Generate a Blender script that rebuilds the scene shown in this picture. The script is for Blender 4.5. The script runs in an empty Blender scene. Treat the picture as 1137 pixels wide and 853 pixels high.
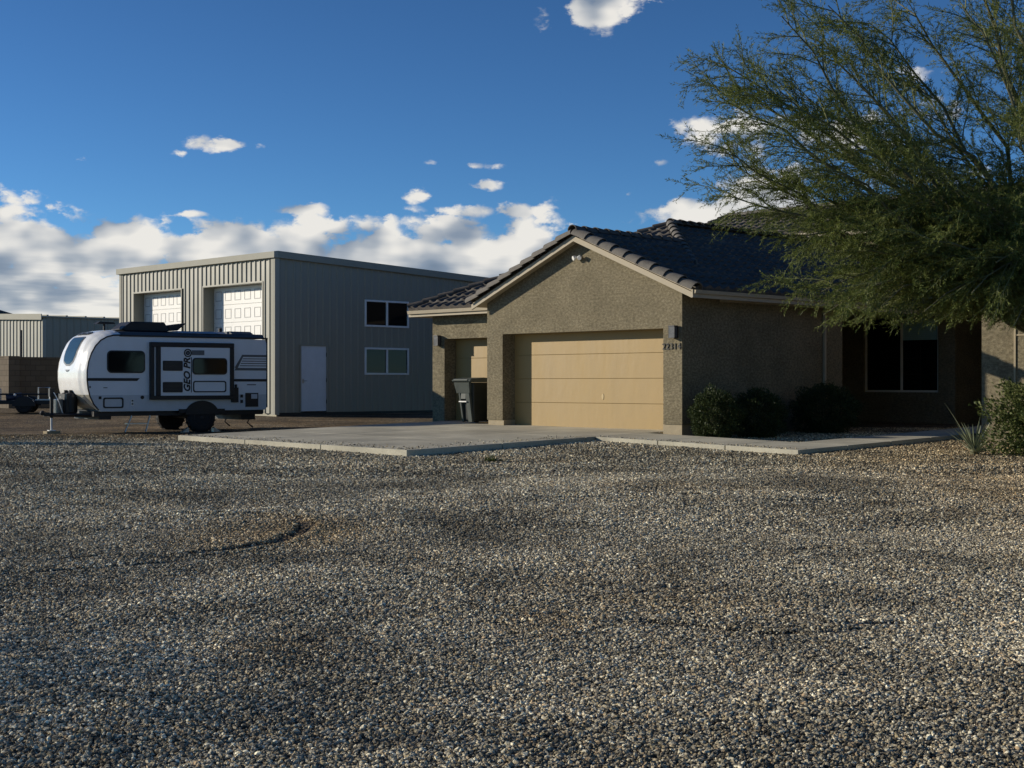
import bpy, bmesh, math, random
import numpy as np
from mathutils import Vector, Matrix, Euler

random.seed(7)
RNG = np.random.default_rng(11)
scene = bpy.context.scene
COL = scene.collection
PI = math.pi

# ------------------------------------------------------------------ object helpers
def tag(o, label=None, cat=None, group=None, kind=None):
    if label: o['label'] = label
    if cat: o['category'] = cat
    if group: o['group'] = group
    if kind: o['kind'] = kind
    return o

def empty(name, loc=(0, 0, 0), rz=0.0, parent=None):
    o = bpy.data.objects.new(name, None)
    COL.objects.link(o)
    o.location = loc
    o.rotation_euler = (0, 0, rz)
    o.empty_display_size = 0.3
    if parent: o.parent = parent
    return o

def link_mesh(name, me, mat, parent=None, smooth=False):
    if mat: me.materials.append(mat)
    if smooth:
        me.polygons.foreach_set('use_smooth', [True] * len(me.polygons))
    me.update()
    o = bpy.data.objects.new(name, me)
    COL.objects.link(o)
    if parent: o.parent = parent
    return o

class MB:
    def __init__(s):
        s.v = []; s.f = []
    def add(s, vs, fs):
        n = len(s.v)
        s.v += [tuple(p) for p in vs]
        s.f += [tuple(i + n for i in f) for f in fs]
        return s
    def box(s, x0, x1, y0, y1, z0, z1, M=None):
        vs = [Vector((x, y, z)) for z in (z0, z1) for y in (y0, y1) for x in (x0, x1)]
        if M is not None: vs = [M @ p for p in vs]
        return s.add(vs, [(0, 2, 3, 1), (4, 5, 7, 6), (0, 1, 5, 4), (2, 6, 7, 3), (0, 4, 6, 2), (1, 3, 7, 5)])
    def prism(s, poly, axis, a0, a1, M=None):
        """poly: list of 2D points. axis 'y': (x,z) ; 'x': (y,z) ; 'z': (x,y)."""
        def P(p, a):
            if axis == 'y': return Vector((p[0], a, p[1]))
            if axis == 'x': return Vector((a, p[0], p[1]))
            return Vector((p[0], p[1], a))
        n = len(poly)
        vs = [P(p, a0) for p in poly] + [P(p, a1) for p in poly]
        if M is not None: vs = [M @ p for p in vs]
        fs = [tuple(range(n)), tuple(range(2 * n - 1, n - 1, -1))]
        for i in range(n):
            j = (i + 1) % n
            fs.append((i, i + n, j + n, j))
        return s.add(vs, fs)
    def tube(s, pts, rad, n=8, cap=True):
        pts = [Vector(p) for p in pts]
        if not hasattr(rad, '__len__'): rad = [rad] * len(pts)
        base = len(s.v)
        up = Vector((0, 0, 1))
        prev = None
        for i, p in enumerate(pts):
            t = (pts[min(i + 1, len(pts) - 1)] - pts[max(i - 1, 0)]).normalized()
            a = prev if prev is not None else (up if abs(t.z) < .9 else Vector((1, 0, 0)))
            b = (a - t * a.dot(t)).normalized()
            prev = b
            c = t.cross(b)
            for k in range(n):
                th = 2 * PI * k / n
                q = p + (b * math.cos(th) + c * math.sin(th)) * rad[i]
                s.v.append(tuple(q))
        for i in range(len(pts) - 1):
            for k in range(n):
                a0 = base + i * n + k; a1 = base + i * n + (k + 1) % n
                s.f.append((a0, a1, a1 + n, a0 + n))
        if cap:
            s.f.append(tuple(base + k for k in range(n - 1, -1, -1)))
            m = base + (len(pts) - 1) * n
            s.f.append(tuple(m + k for k in range(n)))
        return s
    def lathe(s, prof, n, M):
        """prof list of (r, h) about local z, closed rings"""
        base = len(s.v)
        for r, h in prof:
            for k in range(n):
                th = 2 * PI * k / n
                s.v.append(tuple(M @ Vector((r * math.cos(th), r * math.sin(th), h))))
        for i in range(len(prof) - 1):
            for k in range(n):
                a0 = base + i * n + k; a1 = base + i * n + (k + 1) % n
                s.f.append((a0, a1, a1 + n, a0 + n))
        s.f.append(tuple(base + k for k in range(n - 1, -1, -1)))
        m = base + (len(prof) - 1) * n
        s.f.append(tuple(m + k for k in range(n)))
        return s
    def build(s, name, mat, parent=None, smooth=False, bevel=0.0, seg=2, fix=True):
        me = bpy.data.meshes.new(name)
        me.from_pydata(s.v, [], s.f)
        if fix or bevel:
            bm = bmesh.new(); bm.from_mesh(me)
            bmesh.ops.recalc_face_normals(bm, faces=bm.faces)
            if bevel:
                es = [e for e in bm.edges if len(e.link_faces) == 2 and e.calc_face_angle(0) > .5]
                bmesh.ops.bevel(bm, geom=es, offset=bevel, segments=seg, profile=.5, affect='EDGES', clamp_overlap=True)
            bm.to_mesh(me); bm.free()
        o = link_mesh(name, me, mat, parent)
        if smooth:
            me.polygons.foreach_set('use_smooth', [True] * len(me.polygons))
            try:
                me.set_sharp_from_angle(angle=math.radians(35))
            except Exception: pass
        return o

def hull(name, pts, mat, parent=None):
    bm = bmesh.new()
    for p in pts: bm.verts.new(p)
    bmesh.ops.convex_hull(bm, input=bm.verts)
    bmesh.ops.recalc_face_normals(bm, faces=bm.faces)
    me = bpy.data.meshes.new(name); bm.to_mesh(me); bm.free()
    return link_mesh(name, me, mat, parent)

def np_mesh(name, V, F, mat, parent=None, smooth=False):
    """V (n,3), F (m,k)"""
    me = bpy.data.meshes.new(name)
    V = np.asarray(V, dtype=np.float32); F = np.asarray(F, dtype=np.int32)
    m, k = F.shape
    me.vertices.add(len(V)); me.vertices.foreach_set('co', V.ravel())
    me.loops.add(m * k); me.loops.foreach_set('vertex_index', F.ravel())
    me.polygons.add(m)
    me.polygons.foreach_set('loop_start', np.arange(0, m * k, k, dtype=np.int32))
    me.polygons.foreach_set('use_smooth', np.full(m, smooth))
    me.update(calc_edges=True)
    return link_mesh(name, me, mat, parent)

def text_mesh(name, body, size, M, mat, parent, ext=.004, sx=1.0, shear=0.0, offset=0.0, space=1.0):
    cu = bpy.data.curves.new(name, 'FONT')
    cu.body = body; cu.size = size; cu.extrude = ext; cu.shear = shear; cu.offset = offset
    cu.align_x = 'CENTER'; cu.align_y = 'CENTER'; cu.resolution_u = 3; cu.space_character = space
    tmp = bpy.data.objects.new(name + '_tmp', cu); COL.objects.link(tmp)
    dg = bpy.context.evaluated_depsgraph_get()
    me = bpy.data.meshes.new_from_object(tmp.evaluated_get(dg))
    bpy.data.objects.remove(tmp); bpy.data.curves.remove(cu)
    me.name = name
    me.transform(M @ Matrix.Diagonal((sx, 1, 1, 1)))
    me.materials.clear()
    return link_mesh(name, me, mat, parent)

# ------------------------------------------------------------------ value noise
_tab = RNG.random((256, 256))
def vnoise(x, y, f):
    x = np.asarray(x, float) * f + 100.37; y = np.asarray(y, float) * f + 57.91
    xi = np.floor(x).astype(int); yi = np.floor(y).astype(int)
    fx = x - xi; fy = y - yi
    fx = fx * fx * (3 - 2 * fx); fy = fy * fy * (3 - 2 * fy)
    a = _tab[xi & 255, yi & 255]; b = _tab[(xi + 1) & 255, yi & 255]
    c = _tab[xi & 255, (yi + 1) & 255]; d = _tab[(xi + 1) & 255, (yi + 1) & 255]
    return (a * (1 - fx) + b * fx) * (1 - fy) + (c * (1 - fx) + d * fx) * fy - .5

# ------------------------------------------------------------------ materials
def new_mat(name):
    m = bpy.data.materials.new(name); m.use_nodes = True
    nt = m.node_tree; nt.nodes.clear()
    out = nt.nodes.new('ShaderNodeOutputMaterial')
    bs = nt.nodes.new('ShaderNodeBsdfPrincipled')
    nt.links.new(bs.outputs[0], out.inputs[0])
    return m, nt, bs, out

def N(nt, typ, **kw):
    n = nt.nodes.new(typ)
    for k, v in kw.items():
        if k.startswith('i_'):
            key = k[2:]
            key = int(key) if key.isdigit() else key.replace('_', ' ')
            n.inputs[key].default_value = v
        else: setattr(n, k, v)
    return n

def mat(name, col, rough=.6, metal=0.0, var=.12, scale=4.0, bump=0.0, bscale=60.0, bdist=.01,
        stretch=(1, 1, 1), spec=.4, fine=0.0, fscale=80.0, coat=0.0):
    """base colour varied by broad noise and fine speckle, with optional bump"""
    m, nt, bs, out = new_mat(name)
    tc = N(nt, 'ShaderNodeTexCoord')
    mp = N(nt, 'ShaderNodeMapping'); mp.inputs['Scale'].default_value = stretch
    nt.links.new(tc.outputs['Object'], mp.inputs[0])
    n1 = N(nt, 'ShaderNodeTexNoise', i_Scale=scale, i_Detail=6.0, i_Roughness=.6)
    nt.links.new(mp.outputs[0], n1.inputs['Vector'])
    n2 = N(nt, 'ShaderNodeTexNoise', i_Scale=fscale, i_Detail=3.0, i_Roughness=.6)
    nt.links.new(mp.outputs[0], n2.inputs['Vector'])
    r1 = N(nt, 'ShaderNodeMapRange', i_1=.3, i_2=.7, i_3=1 - var, i_4=1 + var)
    nt.links.new(n1.outputs['Fac'], r1.inputs[0])
    r2 = N(nt, 'ShaderNodeMapRange', i_1=.3, i_2=.7, i_3=1 - fine, i_4=1 + fine)
    nt.links.new(n2.outputs['Fac'], r2.inputs[0])
    mu = N(nt, 'ShaderNodeMath', operation='MULTIPLY')
    nt.links.new(r1.outputs[0], mu.inputs[0]); nt.links.new(r2.outputs[0], mu.inputs[1])
    vm = N(nt, 'ShaderNodeVectorMath', operation='SCALE')
    vm.inputs[0].default_value = col[:3]
    nt.links.new(mu.outputs[0], vm.inputs['Scale'])
    nt.links.new(vm.outputs[0], bs.inputs['Base Color'])
    rr = N(nt, 'ShaderNodeMapRange', i_1=.3, i_2=.7, i_3=max(rough - .08, .02), i_4=min(rough + .08, 1))
    nt.links.new(n1.outputs['Fac'], rr.inputs[0])
    nt.links.new(rr.outputs[0], bs.inputs['Roughness'])
    bs.inputs['Metallic'].default_value = metal
    bs.inputs['Specular IOR Level'].default_value = spec
    bs.inputs['Coat Weight'].default_value = coat
    if bump > 0:
        nb = N(nt, 'ShaderNodeTexNoise', i_Scale=bscale, i_Detail=4.0, i_Roughness=.55)
        nt.links.new(mp.outputs[0], nb.inputs['Vector'])
        bp = N(nt, 'ShaderNodeBump', i_Strength=bump, i_Distance=bdist)
        nt.links.new(nb.outputs['Fac'], bp.inputs['Height'])
        nt.links.new(bp.outputs[0], bs.inputs['Normal'])
    return m

def leaf_mat(name, col, col2, trans=.3, rough=.55):
    m, nt, bs, out = new_mat(name)
    geo = N(nt, 'ShaderNodeNewGeometry')
    tc = N(nt, 'ShaderNodeTexCoord')
    n1 = N(nt, 'ShaderNodeTexNoise', i_Scale=1.3, i_Detail=4.0)
    nt.links.new(tc.outputs['Object'], n1.inputs['Vector'])
    mx = N(nt, 'ShaderNodeMath', operation='ADD')
    r0 = N(nt, 'ShaderNodeMapRange', i_1=.3, i_2=.7, i_3=-.35, i_4=.35)
    nt.links.new(n1.outputs['Fac'], r0.inputs[0])
    nt.links.new(r0.outputs[0], mx.inputs[0]); nt.links.new(geo.outputs['Random Per Island'], mx.inputs[1])
    cr = N(nt, 'ShaderNodeMix', data_type='RGBA')
    cr.inputs[6].default_value = (*col, 1); cr.inputs[7].default_value = (*col2, 1)
    nt.links.new(mx.outputs[0], cr.inputs[0])
    bs.inputs['Roughness'].default_value = rough
    bs.inputs['Specular IOR Level'].default_value = .25
    nt.links.new(cr.outputs[2], bs.inputs['Base Color'])
    tr = N(nt, 'ShaderNodeBsdfTranslucent')
    nt.links.new(cr.outputs[2], tr.inputs[0])
    ms = N(nt, 'ShaderNodeMixShader'); ms.inputs[0].default_value = trans
    nt.links.new(bs.outputs[0], ms.inputs[1]); nt.links.new(tr.outputs[0], ms.inputs[2])
    nt.links.new(ms.outputs[0], out.inputs[0])
    return m

def glass_mat(name, tint=(.006, .008, .009), rough=.05):
    m, nt, bs, out = new_mat(name)
    bs.inputs['Base Color'].default_value = (*tint, 1)
    bs.inputs['Roughness'].default_value = rough
    bs.inputs['Specular IOR Level'].default_value = .16
    tc = N(nt, 'ShaderNodeTexCoord')
    nb = N(nt, 'ShaderNodeTexNoise', i_Scale=1.5, i_Detail=1.0)
    nt.links.new(tc.outputs['Object'], nb.inputs['Vector'])
    bp = N(nt, 'ShaderNodeBump', i_Strength=.15, i_Distance=.02)
    nt.links.new(nb.outputs['Fac'], bp.inputs['Height']); nt.links.new(bp.outputs[0], bs.inputs['Normal'])
    return m

def stucco_mat(name, col, streak=.25):
    """rough sprayed stucco: lumps of 2-5 cm, broad weather stains, pale crests"""
    m, nt, bs, out = new_mat(name)
    tc = N(nt, 'ShaderNodeTexCoord')
    mp = N(nt, 'ShaderNodeMapping'); mp.inputs['Scale'].default_value = (1, 1, 1.6)
    nt.links.new(tc.outputs['Object'], mp.inputs[0])
    big = N(nt, 'ShaderNodeTexNoise', i_Scale=1.1, i_Detail=5.0, i_Roughness=.65)
    mid = N(nt, 'ShaderNodeTexNoise', i_Scale=15.0, i_Detail=4.0, i_Roughness=.6)
    fin = N(nt, 'ShaderNodeTexNoise', i_Scale=62.0, i_Detail=2.0, i_Roughness=.6)
    for n in (big, mid, fin): nt.links.new(mp.outputs[0], n.inputs['Vector'])
    r1 = N(nt, 'ShaderNodeMapRange', i_1=.3, i_2=.7, i_3=.80, i_4=1.18); nt.links.new(big.outputs['Fac'], r1.inputs[0])
    r2 = N(nt, 'ShaderNodeMapRange', i_1=.38, i_2=.66, i_3=.72, i_4=1.28); nt.links.new(mid.outputs['Fac'], r2.inputs[0])
    r3 = N(nt, 'ShaderNodeMapRange', i_1=.35, i_2=.68, i_3=.74, i_4=1.3); nt.links.new(fin.outputs['Fac'], r3.inputs[0])
    a = N(nt, 'ShaderNodeMath', operation='MULTIPLY'); b = N(nt, 'ShaderNodeMath', operation='MULTIPLY')
    nt.links.new(r1.outputs[0], a.inputs[0]); nt.links.new(r2.outputs[0], a.inputs[1])
    nt.links.new(a.outputs[0], b.inputs[0]); nt.links.new(r3.outputs[0], b.inputs[1])
    vm = N(nt, 'ShaderNodeVectorMath', operation='SCALE'); vm.inputs[0].default_value = col
    nt.links.new(b.outputs[0], vm.inputs['Scale']); nt.links.new(vm.outputs[0], bs.inputs['Base Color'])
    bs.inputs['Roughness'].default_value = .95; bs.inputs['Specular IOR Level'].default_value = .15
    s = N(nt, 'ShaderNodeMath', operation='MULTIPLY_ADD'); s.inputs[1].default_value = .6
    nt.links.new(mid.outputs['Fac'], s.inputs[0]); nt.links.new(fin.outputs['Fac'], s.inputs[2])
    bp = N(nt, 'ShaderNodeBump', i_Strength=.75, i_Distance=.022)
    nt.links.new(s.outputs[0], bp.inputs['Height']); nt.links.new(bp.outputs[0], bs.inputs['Normal'])
    return m

def block_mat(name, col):
    m, nt, bs, out = new_mat(name)
    tc = N(nt, 'ShaderNodeTexCoord')
    mp = N(nt, 'ShaderNodeMapping'); mp.inputs['Rotation'].default_value = (PI / 2, 0, 0)
    sp = N(nt, 'ShaderNodeSeparateXYZ'); nt.links.new(tc.outputs['Object'], sp.inputs[0])
    ad = N(nt, 'ShaderNodeMath', operation='ADD'); nt.links.new(sp.outputs[0], ad.inputs[0]); nt.links.new(sp.outputs[1], ad.inputs[1])
    cb = N(nt, 'ShaderNodeCombineXYZ'); nt.links.new(ad.outputs[0], cb.inputs[0]); nt.links.new(sp.outputs[2], cb.inputs[1])
    br = N(nt, 'ShaderNodeTexBrick', i_Scale=1.0, i_Mortar_Size=.012, i_Brick_Width=.4, i_Row_Height=.2)
    br.inputs['Color1'].default_value = (*col, 1); br.inputs['Color2'].default_value = (*[c * .78 for c in col], 1)
    br.inputs['Mortar'].default_value = (*[c * .6 for c in col], 1)
    nt.links.new(cb.outputs[0], br.inputs['Vector']); nt.links.new(br.outputs[0], bs.inputs['Base Color'])
    bs.inputs['Roughness'].default_value = .95
    bp = N(nt, 'ShaderNodeBump', i_Strength=.6, i_Distance=.01); bp.invert = True
    nt.links.new(br.outputs['Fac'], bp.inputs['Height']); nt.links.new(bp.outputs[0], bs.inputs['Normal'])
    return m

M = {}
M['stucco'] = stucco_mat('stucco', (.228, .195, .128))
M['stucco_smooth'] = mat('stucco_smooth', (.36, .30, .20), .9, bump=.4, bscale=70, fine=.12)
M['fascia'] = mat('fascia_paint', (.42, .36, .26), .7, var=.08, fine=.04)
M['tile'] = mat('roof_tile', (.088, .077, .066), .85, var=.3, scale=2.2, fine=.28, fscale=9, bump=.4, bscale=40, bdist=.006)
M['tile_cap'] = mat('roof_tile_cap', (.15, .137, .118), .85, var=.22, scale=5, fine=.12, fscale=40, bump=.4, bscale=50, bdist=.006)
M['garage_door'] = mat('garage_door', (.355, .243, .095), .55, var=.06, scale=1.5, stretch=(1, 1, .35), bump=.5, bscale=1.6, bdist=.03, fine=.03)
M['door_wear'] = mat('door_wear', (.50, .38, .19), .6, var=.1)
M['concrete'] = mat('concrete', (.45, .42, .325), .9, var=.3, scale=.8, fine=.12, fscale=30, bump=.3, bscale=90, bdist=.004)
M['concrete_edge'] = mat('concrete_edge', (.36, .33, .26), .95, var=.15, fine=.3, fscale=25, bump=.6, bscale=30, bdist=.012)
M['barn'] = mat('barn_panel', (.265, .258, .205), .5, var=.05, scale=.8, fine=.02, spec=.5)
M['barn_side'] = M['barn']
M['barn_trim'] = mat('barn_trim', (.38, .37, .31), .7, var=.04, spec=.15)
M['barn_trim_dark'] = mat('barn_reveal_trim', (.22, .22, .19), .5, var=.06)
M['white_door'] = mat('white_sectional_door', (.80, .79, .75), .45, var=.03, fine=.03, fscale=30)
M['line_grey'] = mat('panel_groove', (.42, .42, .41), .6)
M['man_door'] = mat('grey_man_door', (.62, .66, .70), .45, var=.05)
M['steel'] = mat('steel', (.45, .45, .45), .35, metal=.9, var=.1)
M['black'] = mat('black_metal', (.012, .012, .013), .5, var=.2)
M['rubber'] = mat('tyre_rubber', (.014, .014, .014), .8, var=.2, bump=.2, bscale=40)
M['vinyl_white'] = mat('window_vinyl', (.78, .79, .77), .45, var=.04)
M['vinyl_tan'] = mat('window_tan', (.80, .78, .70), .5, var=.05)
M['glass'] = glass_mat('dark_glass')
M['glass_blue'] = glass_mat('blue_glass', (.03, .06, .085), .06)
M['blind'] = mat('window_blind', (.30, .50, .54), .8, var=.05)
M['bin'] = mat('bin_plastic', (.06, .072, .064), .5, var=.1, fine=.05)
M['bin_dark'] = mat('bin_plastic_dark', (.016, .02, .018), .45, var=.15)
M['rv_white'] = mat('trailer_gelcoat', (.86, .86, .84), .25, var=.03, coat=.3)
M['rv_side'] = mat('trailer_side', (.70, .73, .76), .35, var=.04, scale=2)
M['rv_skirt'] = mat('trailer_skirt', (.50, .53, .56), .35, var=.05)
M['rv_stripe'] = mat('trailer_stripe_grey', (.10, .11, .12), .4)
M['rv_roof'] = mat('trailer_roof', (.07, .08, .09), .6, var=.2)
M['rv_roof_panel'] = mat('trailer_roof_panel', (.30, .33, .37), .5)
M['diamond'] = mat('diamond_plate', (.50, .48, .40), .4, metal=.5, bump=.5, bscale=60)
M['bark'] = mat('tree_bark', (.14, .135, .075), .9, var=.25, scale=6, bump=.5, bscale=30)
M['twig'] = mat('tree_twig', (.16, .17, .075), .85, var=.25, scale=6)
M['leaf'] = leaf_mat('tree_leaf', (.070, .100, .022), (.21, .24, .06), .33)
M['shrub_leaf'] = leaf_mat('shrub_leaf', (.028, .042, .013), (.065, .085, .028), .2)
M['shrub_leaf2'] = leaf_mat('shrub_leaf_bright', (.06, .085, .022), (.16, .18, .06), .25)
M['agave'] = leaf_mat('agave_leaf', (.20, .23, .14), (.32, .34, .22), .1)
M['block'] = block_mat('concrete_block', (.16, .125, .088))
M['block_dark'] = M['block']
M['number'] = mat('number_metal', (.015, .014, .013), .5)
M['lamp_metal'] = mat('lamp_metal', (.03, .03, .033), .4, var=.1)
M['lamp_glass'] = mat('lamp_glass', (.10, .10, .10), .3)
M['cam_white'] = mat('camera_white', (.75, .74, .70), .4)
M['wood_block'] = mat('wood_block', (.34, .27, .16), .85, var=.3)
M['orange'] = mat('lens_orange', (.35, .08, .01), .3)
M['red'] = mat('lens_red', (.3, .02, .015), .3)
M['tarp_blue'] = mat('blue_tarp', (.03, .04, .085), .5)
M['far_roof'] = mat('far_roof', (.06, .055, .05), .9)

# ------------------------------------------------------------------ frames
U = Vector((-.6999, .7142)); V = Vector((.7142, .6999))
RZ = math.atan2(-.7142, .6999)
HX, HY = 3.51, 29.29            # front right corner of the garage
BX, BY = -7.22, 43.30           # front right corner of the shop
def house_local(X, Y):
    dx = X - HX; dy = Y - HY
    return -(U.x * dx + U.y * dy), V.x * dx + V.y * dy
def house_world(x, y):
    return HX - U.x * x + V.x * y, HY - U.y * x + V.y * y

# ------------------------------------------------------------------ terrain
def seg_dist(X, Y, pts):
    d = np.full(np.shape(X), 1e9)
    for (ax, ay), (bx, by) in zip(pts[:-1], pts[1:]):
        vx, vy = bx - ax, by - ay
        t = np.clip(((X - ax) * vx + (Y - ay) * vy) / (vx * vx + vy * vy), 0, 1)
        d = np.minimum(d, np.hypot(X - ax - t * vx, Y - ay - t * vy))
    return d
SWIRL = [(-2.5, 11.2), (-2.2, 11.45), (-1.98, 11.9), (-1.88, 12.5), (-1.9, 13.2), (-2.1, 13.9), (-2.6, 14.3), (-3.3, 14.35)]
BARE = [[(-6.0, 9.3), (-4.2, 9.9), (-2.6, 10.7)], [(3.2, 7.1), (4.2, 7.6)], [(-1.2, 16.8), (.6, 16.5), (2.2, 16.6)], [(.80, 8.25), (1.05, 8.12), (1.30, 7.98)], [(1.36, 7.9), (1.56, 7.9)], [(1.95, 8.15), (2.23, 8.2)], [(1.80, 7.92), (1.93, 7.97)],
        [(.78, 9.35), (.95, 9.38)], [(2.32, 11.6), (2.75, 11.65)], [(-3.55, 11.0), (-3.25, 11.1)], [(1.05, 9.6), (1.17, 9.62)],
        [(3.0, 15.9), (3.8, 16.2)], [(-4.8, 12.9), (-4.4, 13.0)], [(-1.0, 19.5), (-.1, 19.3)], [(4.4, 11.2), (4.9, 11.4)]]
def sm(x, a, b):
    t = np.clip((x - a) / (b - a), 0, 1); return t * t * (3 - 2 * t)
def terrain(X, Y):
    X = np.asarray(X, float); Y = np.asarray(Y, float)
    L = np.interp(Y, [-50, 0, 25, 30, 37, 43, 55, 90], [.0, .05, .24, .29, .28, .50, .66, .7])
    R = np.interp(Y, [-50, 0, 22, 25, 28.6, 33, 45, 90], [.0, .05, .21, .25, .375, .44, .5, .6])
    w = sm(X, -3.5, 2.5)
    z = L * (1 - w) + R * w
    near = np.clip((40 - Y) / 12, 0, 1) * np.clip((30 - np.abs(X)) / 10, 0, 1)
    amp = near * np.clip((np.abs(Y - 8) + 12) / 20, .6, 1)
    slab = np.clip(1.4 - (Y - 18) / 9, .15, 1)
    z = z + amp * slab * (vnoise(X, Y, .22) * .11 + vnoise(X, Y, .7) * .035 + vnoise(X, Y, 2.1) * .014)
    d = seg_dist(X, Y, SWIRL)
    z = z + .020 * np.exp(-((d - .10) / .09) ** 2) - .038 * np.exp(-(d / .09) ** 2)
    for b in BARE:
        z = z - .022 * np.exp(-(seg_dist(X, Y, b) / .045) ** 2)
    return z

def axis_lines(lo, hi, f0, f1, fine, coarse):
    a = list(np.arange(f0, f1, fine))
    x = f1; st = fine
    while x < hi:
        a.append(x); st = min(st * 1.13, coarse) if x < 80 else st * 1.5; x += st
    a.append(hi)
    x = f0; st = fine; b = []
    while x > lo:
        st = min(st * 1.13, coarse) if x > -80 else st * 1.5
        x -= st; b.append(max(x, lo))
    return np.unique(np.array(b + a))

def gravel_shader(m, nt, bs, stone):
    """grey driveway rock with tan, pink and white pieces; earth patches as broad stains"""
    geo = N(nt, 'ShaderNodeNewGeometry')
    big = N(nt, 'ShaderNodeTexNoise', i_Scale=.16, i_Detail=5.0, i_Roughness=.6)
    nt.links.new(geo.outputs['Position'], big.inputs['Vector'])
    mid = N(nt, 'ShaderNodeTexNoise', i_Scale=.55, i_Detail=4.0, i_Roughness=.6)
    nt.links.new(geo.outputs['Position'], mid.inputs['Vector'])
    if stone:
        oi = N(nt, 'ShaderNodeObjectInfo'); rnd = oi.outputs['Random']
    else:
        vo = N(nt, 'ShaderNodeTexVoronoi', i_Scale=34.0, feature='F1')
        nt.links.new(geo.outputs['Position'], vo.inputs['Vector'])
        sc = N(nt, 'ShaderNodeSeparateColor'); nt.links.new(vo.outputs['Color'], sc.inputs[0]); rnd = sc.outputs[0]
    cr = N(nt, 'ShaderNodeValToRGB')
    el = cr.color_ramp.elements
    stops = [(0, (.05, .048, .045)), (.2, (.13, .122, .11)), (.38, (.25, .24, .225)), (.5, (.36, .31, .22)), (.6, (.33, .32, .31)),
             (.74, (.48, .45, .39)), (.84, (.37, .28, .20)), (.9, (.62, .60, .54)), (1, (.85, .82, .75))]
    el[0].position = 0; el[0].color = (*stops[0][1], 1)
    el[1].position = 1; el[1].color = (*stops[-1][1], 1)
    for p, c in stops[1:-1]:
        e = el.new(p); e.color = (*c, 1)
    nt.links.new(rnd, cr.inputs[0])
    # earth stain mask: broad noise + the bare ground to the left rear
    sp = N(nt, 'ShaderNodeSeparateXYZ'); nt.links.new(geo.outputs['Position'], sp.inputs[0])
    far = N(nt, 'ShaderNodeMapRange', interpolation_type='SMOOTHSTEP', i_1=29.5, i_2=34.0); nt.links.new(sp.outputs[1], far.inputs[0])
    lef = N(nt, 'ShaderNodeMapRange', interpolation_type='SMOOTHSTEP', i_1=1.0, i_2=-5.0); nt.links.new(sp.outputs[0], lef.inputs[0])
    fl = N(nt, 'ShaderNodeMath', operation='MULTIPLY'); nt.links.new(far.outputs[0], fl.inputs[0]); nt.links.new(lef.outputs[0], fl.inputs[1])
    rgt = N(nt, 'ShaderNodeMapRange', interpolation_type='SMOOTHSTEP', i_1=3.0, i_2=7.0, i_4=.55); nt.links.new(sp.outputs[0], rgt.inputs[0])
    nz = N(nt, 'ShaderNodeMapRange', interpolation_type='SMOOTHSTEP', i_1=.50, i_2=.72, i_4=.7); nt.links.new(big.outputs['Fac'], nz.inputs[0])
    def blob(cx, cy, rx, ry, k):
        mp = N(nt, 'ShaderNodeMapping'); mp.inputs['Scale'].default_value = (1 / rx, 1 / ry, 0); mp.inputs['Location'].default_value = (-cx / rx, -cy / ry, 0)
        nt.links.new(geo.outputs['Position'], mp.inputs[0])
        ln = N(nt, 'ShaderNodeVectorMath', operation='LENGTH'); nt.links.new(mp.outputs[0], ln.inputs[0])
        r = N(nt, 'ShaderNodeMapRange', interpolation_type='SMOOTHSTEP', i_1=1.0, i_2=.2, i_4=k); nt.links.new(ln.outputs['Value'], r.inputs[0])
        return r.outputs[0]
    cur = fl.outputs[0]
    for o in (nz.outputs[0], rgt.outputs[0], blob(-2.1, 12.7, 1.3, 2.2, .75), blob(6.5, 17.0, 2.6, 6.0, .6), blob(.2, 8.2, .5, .8, .4), blob(-1.2, 7.4, .5, 1.0, .35)):
        mxn = N(nt, 'ShaderNodeMath', operation='MAXIMUM'); nt.links.new(cur, mxn.inputs[0]); nt.links.new(o, mxn.inputs[1]); cur = mxn.outputs[0]
    br = N(nt, 'ShaderNodeMapRange', i_1=.3, i_2=.7, i_3=.6, i_4=1.3); nt.links.new(mid.outputs['Fac'], br.inputs[0])
    ms = N(nt, 'ShaderNodeMath', operation='MULTIPLY', use_clamp=True); nt.links.new(cur, ms.inputs[0]); nt.links.new(br.outputs[0], ms.inputs[1])
    earth = N(nt, 'ShaderNodeMix', data_type='RGBA', blend_type='MULTIPLY'); earth.inputs[0].default_value = 1.0
    nt.links.new(cr.outputs[0], earth.inputs[6])
    earth.inputs[7].default_value = (.86, .70, .50, 1) if stone else (.62, .49, .36, 1)
    fm = N(nt, 'ShaderNodeMix', data_type='RGBA')
    nt.links.new(ms.outputs[0], fm.inputs[0]); nt.links.new(cr.outputs[0], fm.inputs[6]); nt.links.new(earth.outputs[2], fm.inputs[7])
    cool = N(nt, 'ShaderNodeMix', data_type='RGBA', blend_type='MULTIPLY'); cool.inputs[0].default_value = 1.0
    nt.links.new(fm.outputs[2], cool.inputs[6])
    cool.inputs[7].default_value = (1.27, 1.20, .96, 1) if stone else (.60, .57, .47, 1)
    nt.links.new(cool.outputs[2], bs.inputs['Base Color'])
    mps = N(nt, 'ShaderNodeMapping'); mps.inputs['Scale'].default_value = (.16, .9, 1); nt.links.new(geo.outputs['Position'], mps.inputs[0])
    stn = N(nt, 'ShaderNodeTexNoise', i_Scale=1.3, i_Detail=6.0, i_Roughness=.65); nt.links.new(mps.outputs[0], stn.inputs['Vector'])
    sr = N(nt, 'ShaderNodeMapRange', i_1=.34, i_2=.66, i_3=.45, i_4=1.55); nt.links.new(stn.outputs['Fac'], sr.inputs[0])
    lerp = N(nt, 'ShaderNodeMix', data_type='FLOAT'); lerp.inputs[2].default_value = 1.0
    nt.links.new(fl.outputs[0], lerp.inputs[0]); nt.links.new(sr.outputs[0], lerp.inputs[3])
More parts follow.
